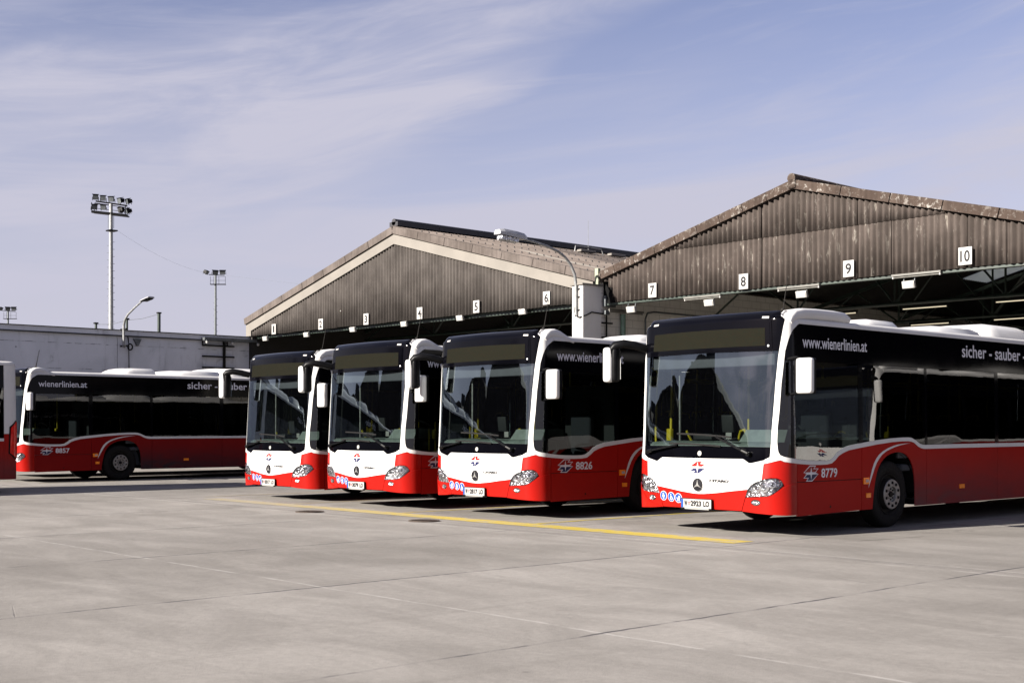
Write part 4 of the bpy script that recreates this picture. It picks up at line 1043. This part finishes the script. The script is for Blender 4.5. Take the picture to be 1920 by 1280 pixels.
# floodlights under the lintels
FL = [(-47.31, 5.20), (-44.16, 5.20), (-40.92, 5.23), (-37.66, 5.25), (-34.45, 5.27), (-31.22, 5.28), (-26.35, 5.02), (-23.33, 5.01), (-20.17, 5.01), (-16.98, 5.01)]
flb = None
WHICH = ['between the concrete wall and gate 1', 'between gates 1 and 2', 'between gates 2 and 3', 'between gates 3 and 4', 'between gates 4 and 5', 'between gates 5 and 6', 'left of gate 7, beside the white pillar', 'between gates 7 and 8', 'between gates 8 and 9', 'between gates 9 and 10']
for i, ((u, z), wh) in enumerate(zip(FL, WHICH)):
    s = thing('gate_floodlight', 'small white floodlight hanging under the gable '+wh, 'floodlight', (u, V0+.02, z), 0, 'small floodlights under the gables')
    if flb is None:
        b = MB(); b.box((0, 0, 0), (.34, .10, .19), Matrix.Rotation(.25, 4, 'X'), .02); me1 = b.mesh('housing'); me1.materials.append(M['lampwhite'])
        b = MB(); b.box((0, -.055, -.02), (.30, .01, .12), Matrix.Rotation(.25, 4, 'X')); me2 = b.mesh('front_glass'); me2.materials.append(M['plate'])
        b = MB(); b.beam((-.15, 0, .05), (-.15, .05, .22), .02, .02); b.beam((.15, 0, .05), (.15, .05, .22), .02, .02); b.box((0, .06, .21), (.34, .06, .03)); me3 = b.mesh('bracket'); me3.materials.append(M['galvdark']); flb = 1
    for nm, me in (('housing', me1), ('front_glass', me2), ('bracket', me3)): link(nm, me, None, s)
# strip lights
def strip_light(u, v, z, L_, lit, label, grp, along='u'):
    s = thing('strip_light', label, 'strip light', (u, v, z), 0 if along == 'u' else PI/2, grp)
    b = MB(); b.box((0, 0, .04), (L_, .09, .05)); b.build('fitting', M['fitting'] if not lit else M['cable'], s)
    b = MB(); b.tube([(-L_/2+.04, 0, -.02), (L_/2-.04, 0, -.02)], .018 if not lit else .015, 8); b.build('tube', M['tubelit'] if lit else M['fitting'], s)
    b = MB(); [b.box((q*(L_/2-.03), 0, -.01), (.03, .05, .07)) for q in (-1, 1)]; b.build('end_cap', M['plate'] if not lit else M['cable'], s)
for u, z, wh in ((-23.55, 5.16, 'between gates 7 and 8'), (-20.25, 5.18, 'between gates 8 and 9'), (-16.75, 5.22, 'between gates 9 and 10')):
    strip_light(u, V0-.02, z, 1.35, False, 'white strip light fitting under the weathered gable '+wh, 'strip lights under the right gable')
strip_light(-27.42, 29.95, 5.06, 1.6, False, 'long strip light on the block wall beside the white pillar', None, 'v')
k = 0
rowname = {34.2: 'front', 39.8: 'second', 46.: 'third'}
for v in (34.2, 39.8):
    for i, u in enumerate((-25.9, -22.5, -19.5, -16.6)):
        pos = ('first', 'second', 'third', 'fourth')[i]
        strip_light(u, v, 4.95, 1.5, True, 'lit strip light inside the right hall, '+pos+' from the left in the '+rowname[v]+' row', 'lit strip lights inside the right hall')
# pipes, ladder irons and cables on the block wall
b = MB(); b.tube([(-27.50, 29.9, 0), (-27.50, 29.9, 5.0)], .085, 14); tag(b.build('downpipe', M['pipegreen']), 'green downpipe on the white block wall inside hall two', 'pipe')
b = MB(); b.beam((-27.52, 29.16, 2.6), (-27.52, 29.16, 5.0), .04, .04)
for z in (4.68, 4.23, 3.78, 3.3): b.beam((-27.50, 28.93, z), (-27.50, 29.40, z), .05, .05)
tag(b.build('wall_bracket', M['cable']), 'black iron rack with short crossbars on the white block wall', 'bracket')
b = MB(); pts = [(-27.9, 28.16, 5.3), (-27.92, 28.14, 5.0), (-27.85, 28.12, 4.86), (-27.7, 28.14, 4.82), (-27.57, 28.3, 4.88), (-27.57, 28.55, 4.99), (-27.57, 29.0, 4.97), (-27.5, 29.2, 5.0)]
b.tube(pts, .022, 8); tag(b.build('power_cable', M['cable']), 'black cable drooping round the white pillar', 'cable')
b = MB(); b.tube([(-27.45, 30.9, 4.9), (-27.45, 31.0, 5.1), (-27.45, 31.3, 5.15), (-27.45, 38, 5.15)], .03, 8); b.tube([(-27.45, 30.9, 4.9), (-27.45, 30.9, 1.0)], .03, 8); tag(b.build('conduit', M['galvdark']), 'dark conduit running along the top of the block wall', 'pipe')
b = MB(); b.box((-27.48, 29.25, 5.35), (.12, .5, .35), None, .03); b.box((-27.46, 29.1, 5.0), (.1, .2, .14), None, .02); tag(b.build('junction_box', M['galvdark']), 'grey junction box at the corner above the block wall', 'box')

# lamp on the pillar
def street_lamp(name, label, base, pts, r, head, hd, hl, big):
    s = thing(name, label, 'street lamp', base); B = Vector(base)
    b = MB(); n = len(pts); b.tube([Vector(q)-B for q in pts], [r-(r*.35)*i/(n-1) for i in range(n)], 12); b.build('pole', M['galv'], s, 60)
    hd = Vector(hd).normalized(); T = Matrix.Translation(Vector(head)-B) @ hd.to_track_quat('X', 'Z').to_matrix().to_4x4()
    hw, hh = (.17, .15) if big else (.16, .05)
    b = MB()
    vs = []; secs = [(0, .5, .55), (.12, .75, .9), (.4*hl, .9, 1), (hl*.85, 1, .95), (hl, .85, .7)]
    for (x, kw, kh) in secs:
        for (a, c) in ((-1, -.3), (-1, .35), (-.6, 1), (.6, 1), (1, .35), (1, -.3)): vs.append((x, a*hw*kw, c*hh*kh))
    q = 6; fs = [(i*q+j, i*q+(j+1) % q, (i+1)*q+(j+1) % q, (i+1)*q+j) for i in range(len(secs)-1) for j in range(q)]+[tuple(range(q)), tuple((len(secs)-1)*q+j for j in reversed(range(q)))]
    b.add(vs, fs, False, T); b.build('lamp_head', M['lampgrey'], s)
    b = MB(); b.box((hl*.62, 0, -hh*.75), (hl*.62, hw*1.5, hh*.95), T, .03); b.build('lamp_glass', M['reflector'] if big else M['black'], s)
    return s
sl_ = street_lamp('street_lamp', 'curved street lamp reaching out from the white pillar over the yard', (-27.85, 28.14, 4.9),
    [(-27.85, 28.14, 4.9), (-27.85, 28.14, 5.82), (-27.85, 28.08, 6.15), (-27.85, 27.90, 6.44), (-27.85, 27.66, 6.64), (-27.85, 27.38, 6.78), (-27.85, 26.9, 6.90), (-27.85, 26.33, 6.985), (-27.85, 25.95, 7.02)], .05, (-27.85, 26.0, 7.03), (0, -1, .06), 1.12, True)
b = MB()
for z in (5.05, 5.45, 5.7): b.box((-27.84, 28.175, z-4.9+4.9), (.22, .06, .03))
for v in b.v: pass
o = b.build('clamp', M['cable'], None); o.parent = sl_; o.location = -Vector(sl_.location)

# ------------------------------------------------------------------ concrete boundary wall on the left
def concrete_wall():
    k = NT('grey_concrete'); v = k.obj(); f = k.noise(v, .35, 6, .65, .4); g2 = k.noise(k.obj((1, 1, .16)), 2.6, 6, .7, .3)
    c = k.mix(k.ramp(f, .3, .72), (.41, .43, .47), (.52, .535, .58))
    c = k.mix(k.math('MULTIPLY', k.ramp(g2, .52, .78), .55), c, (.17, .172, .185))
    c = k.mix(k.math('MULTIPLY', k.ramp(k.noise(v, .9, 5, .7, .8), .6, .72), .5), c, (.18, .182, .195))
    sp = k.n('ShaderNodeSeparateXYZ'); k.put(sp.inputs[0], v)
    w = k.math('MULTIPLY', k.math('SUBTRACT', k.noise(v, 3, 3), .5), .03)
    def at(o_, x, wd): return k.ramp(k.math('ABSOLUTE', k.math('SUBTRACT', k.math('ADD', o_, w), x)), wd*.3, wd, 1, 0)
    j = k.math('MAXIMUM', at(sp.outputs[2], 4.72, .02), at(sp.outputs[2], 3.72, .02))
    j = k.math('MULTIPLY', j, k.ramp(k.noise(v, 2.3, 3), .42, .6))
    holes = k.n('ShaderNodeTexVoronoi'); k.put(holes.inputs['Vector'], v); holes.inputs['Scale'].default_value = .9
    j = k.math('MAXIMUM', j, k.ramp(holes.outputs['Distance'], .02, .045, .9, 0))
    c = k.mix(k.math('MULTIPLY', j, .75), c, (.05, .05, .055))
    return k.done(k.pbsdf(c, .9, 0, 0, .2, k.bump(k.noise(v, 12, 6, .65), .25, .01)))
cw = thing('concrete_wall', 'long grey stained concrete wall along the left side of the yard', 'wall', (-48.6, 0, 0))
CW = concrete_wall()
edges = [-40, -28, -16, -4, 8, 15.5, 22.96, 23.45, 29.0]
for a, c in zip(edges, edges[1:]):
    b = MB(); b.box((-.15, (a+c)/2, 2.56), (.3, c-a-.022, 5.12)); b.build('wall_panel', CW, cw)
b = MB(); b.box((-.18, -5.5, 2.5), (.2, 69, 5.0)); b.build('wall_core', M['inner'], cw)
b = MB(); b.box((-.13, -5.5, 5.215), (.42, 69, .19)); b.build('coping', CW, cw)
b = MB(); b.box((-.13, -5.5, 5.325), (.50, 69, .03)); b.box((.085, -5.5, 5.10), (.03, 69, .05)); b.build('flashing', M['ridge'], cw)
# canopy end with the small lamps, and the dark iron rack
b = MB(); b.box((-48.35, 27.9, 5.14), (.30, 2.5, .12)); ca = b.build('wall_canopy', M['galvdark']); tag(ca, 'narrow grey canopy ledge at the end of the concrete wall', 'canopy')
for v, nm in ((26.75, 'left'), (27.95, 'middle'), (29.2, 'right')):
    s = thing('bulkhead_lamp', 'tiny white lamp under the ledge of the concrete wall, '+nm+' of three', 'lamp', (-48.2, v, 5.03), 0, 'tiny lamps under the ledge')
    b = MB(); b.lathe([(0, .0), (0, .06), (-.05, .065), (-.09, .04), (-.1, 0)], (0, 0, 0), 'z', 14); b.build('lamp_glass', M['lampwhite'], s)
    b = MB(); b.box((0, 0, .03), (.1, .1, .05)); b.build('lamp_base', M['galvdark'], s)
rk = thing('pipe_rack', 'black iron rack of three crossbars on the concrete wall', 'rack', (-48.55, 27.4, 4.4))
b = MB(); b.beam((.06, .32, -2.4), (.06, .32, .66), .09, .09); b.build('upright', M['cable'], rk)
for z in (.48, .02, -.45, -1.0):
    b = MB(); b.beam((.06, -.72, z), (.06, .80, z), .06, .065); b.build('crossbar', M['cable'], rk)
for y, z0 in ((-.70, .48), (.46, .48)):
    b = MB(); b.beam((.06, y, z0), (.06, y, .66), .05, .05); b.build('hanger', M['cable'], rk)
b = MB(); b.beam((-48.5, 29.1, 4.55), (-48.5, 29.1, 5.05), .06, .06); tag(b.build('iron_bar', M['cable']), 'short black iron bar hanging under the right end of the ledge', 'bar')
# lamp on the wall
wl = street_lamp('street_lamp', 'slim curved street lamp fixed to the concrete wall', (-48.32, 23.1, 4.6),
    [(-48.32, 23.1, 4.6), (-48.32, 23.1, 5.5), (-48.22, 23.1, 5.72), (-47.95, 23.1, 5.92), (-47.39, 23.1, 6.14), (-46.88, 23.1, 6.31), (-46.72, 23.1, 6.36)], .05, (-46.8, 23.1, 6.35), (1, 0, .12), .85, False)
b = MB(); b.box((.0, .0, .08), (.5, .07, .06)); b.box((0, 0, .75), (.5, .07, .06)); b.build('clamp', M['cable'], wl)
b = MB(); b.tube([(-48.38+.0, 23.40+.10*math.cos(a*PI/9), 4.66+.12*math.sin(a*PI/9)) for a in range(19)], .03, 8); b.tube([(-48.5, 23.35, 5.1), (-48.5, 23.40, 4.8), (-48.5, 23.42, 3.2)], .02, 6); tag(b.build('cable_coil', M['cable']), 'coil of black cable hanging on the concrete wall beside the lamp', 'cable coil')
b = MB(); b.prism([(23.62, 5.0), (23.95, 5.0), (23.83, 4.74), (23.75, 4.74)], lambda a, z: (-48.6, a, z), (.12, 0, 0)); tag(b.build('wall_funnel', M['galvdark']), 'grey funnel shaped rain outlet high on the concrete wall', 'rain outlet')

# ------------------------------------------------------------------ beyond the wall: floodlight masts, net posts
def flood_head(s, c, yaw, pitch, w=.62, h=.55):
    T = Matrix.Translation(c) @ Matrix.Rotation(yaw, 4, 'Z') @ Matrix.Rotation(pitch, 4, 'X')
    b = MB(); vs = [(-w/2, -.25, -h/2), (w/2, -.25, -h/2), (w/2, -.25, h/2), (-w/2, -.25, h/2), (-w*.36, .2, -h*.32), (w*.36, .2, -h*.32), (w*.36, .2, h*.32), (-w*.36, .2, h*.32)]
    b.add(vs, [(4, 5, 6, 7), (0, 1, 5, 4), (1, 2, 6, 5), (2, 3, 7, 6), (3, 0, 4, 7)], False, T); b.box((0, -.10, h*.52), (w*1.2, .34, .05), T)
    b.beam(T @ Vector((-w*.55, 0, 0)), T @ Vector((-w*.55, .02, -h*.7)), .04, .04); b.beam(T @ Vector((w*.55, 0, 0)), T @ Vector((w*.55, .02, -h*.7)), .04, .04)
    o = b.build('lamp_head', M['black'], s)
    b = MB(); b.box((0, -.245, -.02), (w*.9, .012, h*.85), T); b.build('lamp_glass', M['galvdark'], o)
def big_mast():
    s = thing('floodlight_mast', 'tall floodlight mast with two tiers of lamps behind the concrete wall', 'floodlight mast', (-104.46, 48.77, 0))
    b = MB(); b.tube([(0, 0, 0), (0, 0, 8), (0, 0, 20.6)], [.24, .21, .15], 14); b.build('pole', M['galv'], s)
    rx = Vector((.675, .738, 0)).normalized()          # the row of lamps runs along this direction
    P = lambda a, z, dd=0: rx*a+Vector((-.738, .675, 0))*dd+Vector((0, 0, z))
    b = MB(); b.beam(P(-1.3, 20.84), P(1.4, 20.44), .12, .12); b.beam(P(-1.65, 19.94), P(1.35, 19.60), .30, .20); b.beam(P(-1.65, 19.94, .7), P(1.35, 19.60, .7), .1, .1)
    b.beam(P(-1.65, 19.94), P(-1.65, 19.94, .7), .08, .08); b.beam(P(1.35, 19.6), P(1.35, 19.6, .7), .08, .08)
    for a, z in ((-1.66, 19.9), (1.25, 19.6)):
        for q in (0, .7): b.beam(P(a, z, q), P(a, z+.85, q), .05, .05)
    for h_ in (.42, .80): b.beam(P(-1.65, 19.94+h_, .7), P(1.3, 19.60+h_, .7), .04, .04)
    b.beam(P(-1.4, 20.68), P(1.2, 20.3), .06, .06); b.build('platform', M['black'], s)
    b = MB()
    for a in (-.24, .24): b.tube([P(a, 19.6), P(a, 18.5)], .022, 6)
    for z in range(22): b.beam(P(-.34, 4+z*.62, 0), P(-.16, 4+z*.62, 0), .03, .03); b.beam(P(.16, 4.3+z*.62, 0), P(.34, 4.3+z*.62, 0), .03, .03)
    b.build('climbing_irons', M['galvdark'], s)
    b = MB(); b.box((.05, .05, 18.3), (.75, .75, .10)); b.build('cable_clamp', M['black'], s)
    for i, (a, z) in enumerate(((-1.33, 21.2), (-.66, 21.1), (.07, 21.02), (.90, 20.9), (1.58, 20.82))): flood_head(s, P(a, z), R(47)+R((20, 12, 0, -35, -48)[i]), R(14), .46, .44)
    for i, (a, z) in enumerate(((-1.46, 20.36), (-.62, 20.32), (.93, 20.1), (1.58, 20.0))): flood_head(s, P(a, z), R(47)+R((35, 5, -120, -60)[i]), R(16), .44, .42)
big_mast()
def small_mast(name, label, loc, H, sc):
    s = thing(name, label, 'floodlight mast', loc)
    b = MB(); b.tube([(0, 0, 0), (0, 0, H)], [.26*sc, .19*sc], 12); b.build('pole', M['galvdark'], s)
    rx = Vector((.675, .738, 0)); P = lambda a, z, dd=0: rx*a*sc+Vector((-.738, .675, 0))*dd*sc+Vector((0, 0, z))
    b = MB(); b.beam(P(-1.2, H), P(1.6, H-.15*sc), .12*sc, .12*sc); b.build('crossbar', M['black'], s)
    b = MB(); zb = H-1.75*sc
    b.box((0, 0, 0), (1, 1, .001)) if False else None
    b.beam(P(-.9, zb), P(1.8, zb), .8*sc, .10*sc)
    for a in (-.9, -.3, .6, 1.75): b.beam(P(a, zb), P(a, zb+1.4*sc), .045*sc, .045*sc)
    for z in (.7, 1.4): b.beam(P(-.9 if z < 1 else -.3, zb+z*sc), P(1.75, zb+z*sc), .045*sc, .045*sc)
    b.build('platform', M['black'], s)
    b = MB()
    for z in range(int((H-6)/.75)): b.beam(P(-.4, 4+z*.75), P(-.2, 4+z*.75), .04, .04); b.beam(P(.2, 4.4+z*.75), P(.4, 4.4+z*.75), .04, .04)
    b.build('climbing_irons', M['galvdark'], s)
    for i, (a, yw) in enumerate(((-1.75, 75), (-.1, 30), (1.3, 5))): flood_head(s, P(a, H+.45*sc), R(47+yw), R(30), .95*sc, .62*sc)
small_mast('floodlight_mast', 'distant slim floodlight mast with railed platform between the wall lamp and the left hall', (-134.17, 75.55, 0), 19.3, .66)
small_mast('floodlight_mast', 'distant floodlight mast at the left edge, only its head above the wall', (-170.66, 65.27, 0), 16.9, .62)
b = MB(); A, B_ = Vector((-104.1, 49.2, 18.3)), Vector((-134.1, 75.6, 19.3)); C_ = Vector((-150, 100, 20.0))
b.tube([A+(B_-A)*i/16-Vector((0, 0, 0.7*4*(i/16)*(1-i/16))) for i in range(17)], .006, 5, False); b.tube([B_+(Vector((-95, 96, 13.2))-B_)*i/10 for i in range(11)], .006, 5, False); tag(b.build('overhead_cable', M['galvdark']), 'thin cable sagging between the floodlight masts', 'cable')
for i, (q, h, nm) in enumerate((((-69.32, 35.33, 0), 8.1, 'tallest of three'), ((-70.59, 33.94, 0), 7.75, 'middle of three'), ((-71.81, 32.6, 0), 7.5, 'shortest of three'))):
    s = thing('net_post', 'dark green net post showing above the concrete wall, '+nm, 'post', q, 0, 'net posts behind the wall')
    b = MB(); b.tube([(0, 0, 0), (0, 0, h)], .10 if i == 0 else .075, 10); b.build('shaft', M['steel'], s); b = MB(); b.box((0, 0, h+.02), (.22, .22, .08)); b.build('cap', M['cable'], s)
b = MB(); b.tube([(-71.81, 32.6, 7.45), (-71.2, 33.3, 7.45), (-70.59, 33.94, 7.7)], .012, 5, False); b.tube([(-70.59, 33.94, 7.7), (-70, 34.6, 7.78), (-69.32, 35.33, 8.05)], .012, 5, False); tag(b.build('net_cable', M['galvdark']), 'thin head wire strung between the net posts', 'wire')

# ------------------------------------------------------------------ the depot across the yard (what the windscreens mirror)
def opposite(name, label, u, v, w, dpt, ze, zp):
    s = thing(name, label, 'building', (u, v, 0))
    b = MB(); b.prism([(-w/2, 0), (w/2, 0)]+[(w/2*math.cos(PI*i/14), ze+(zp-ze)*math.sin(PI*i/14)**.8) for i in range(15)], lambda a, z: (a, 0, z), (0, -dpt, 0)); b.build('walls', M['clad2'], s)
    b = MB(); ar = [(w/2*math.cos(PI*i/14), .08, ze+(zp-ze)*math.sin(PI*i/14)**.8) for i in range(15)]
    for i in range(14): b.beam(ar[i], ar[i+1], .3, .25)
    b.build('verge_capping', M['rake1'], s)
    b = MB(); b.box((w*.18, -4, zp+.2), (2.2, 3, 1.3)); b.box((-w*.27, -3, zp-.1), (1.2, 1.2, 1.6)); b.build('roof_vent', M['ridge'], s)
    for i in range(4):
        b = MB(); b.box((-w/2+w*(i+.5)/4, .03, 2.4), (w/4-.6, .08, 4.8)); b.build('gate', M['ridge'], s)
OPP = [(-122, -30, 24, 8.0, 10.6), (-97.5, -30, 24, 8.2, 10.8), (-73, -30, 24, 8.4, 11.0), (-50.5, -30, 20, 8.6, 11.4), (-29, -33, 19, 4.2, 5.6)]
OPN = ['farthest left', 'second from the left', 'middle', 'fourth from the left', 'lowest']
for i, (u, v, w, ze, zp) in enumerate(OPP):
    opposite('depot_hall', OPN[i]+' barrel-roofed hall across the yard behind the viewer, mirrored in the windscreens', u, v, w, 30, ze, zp)
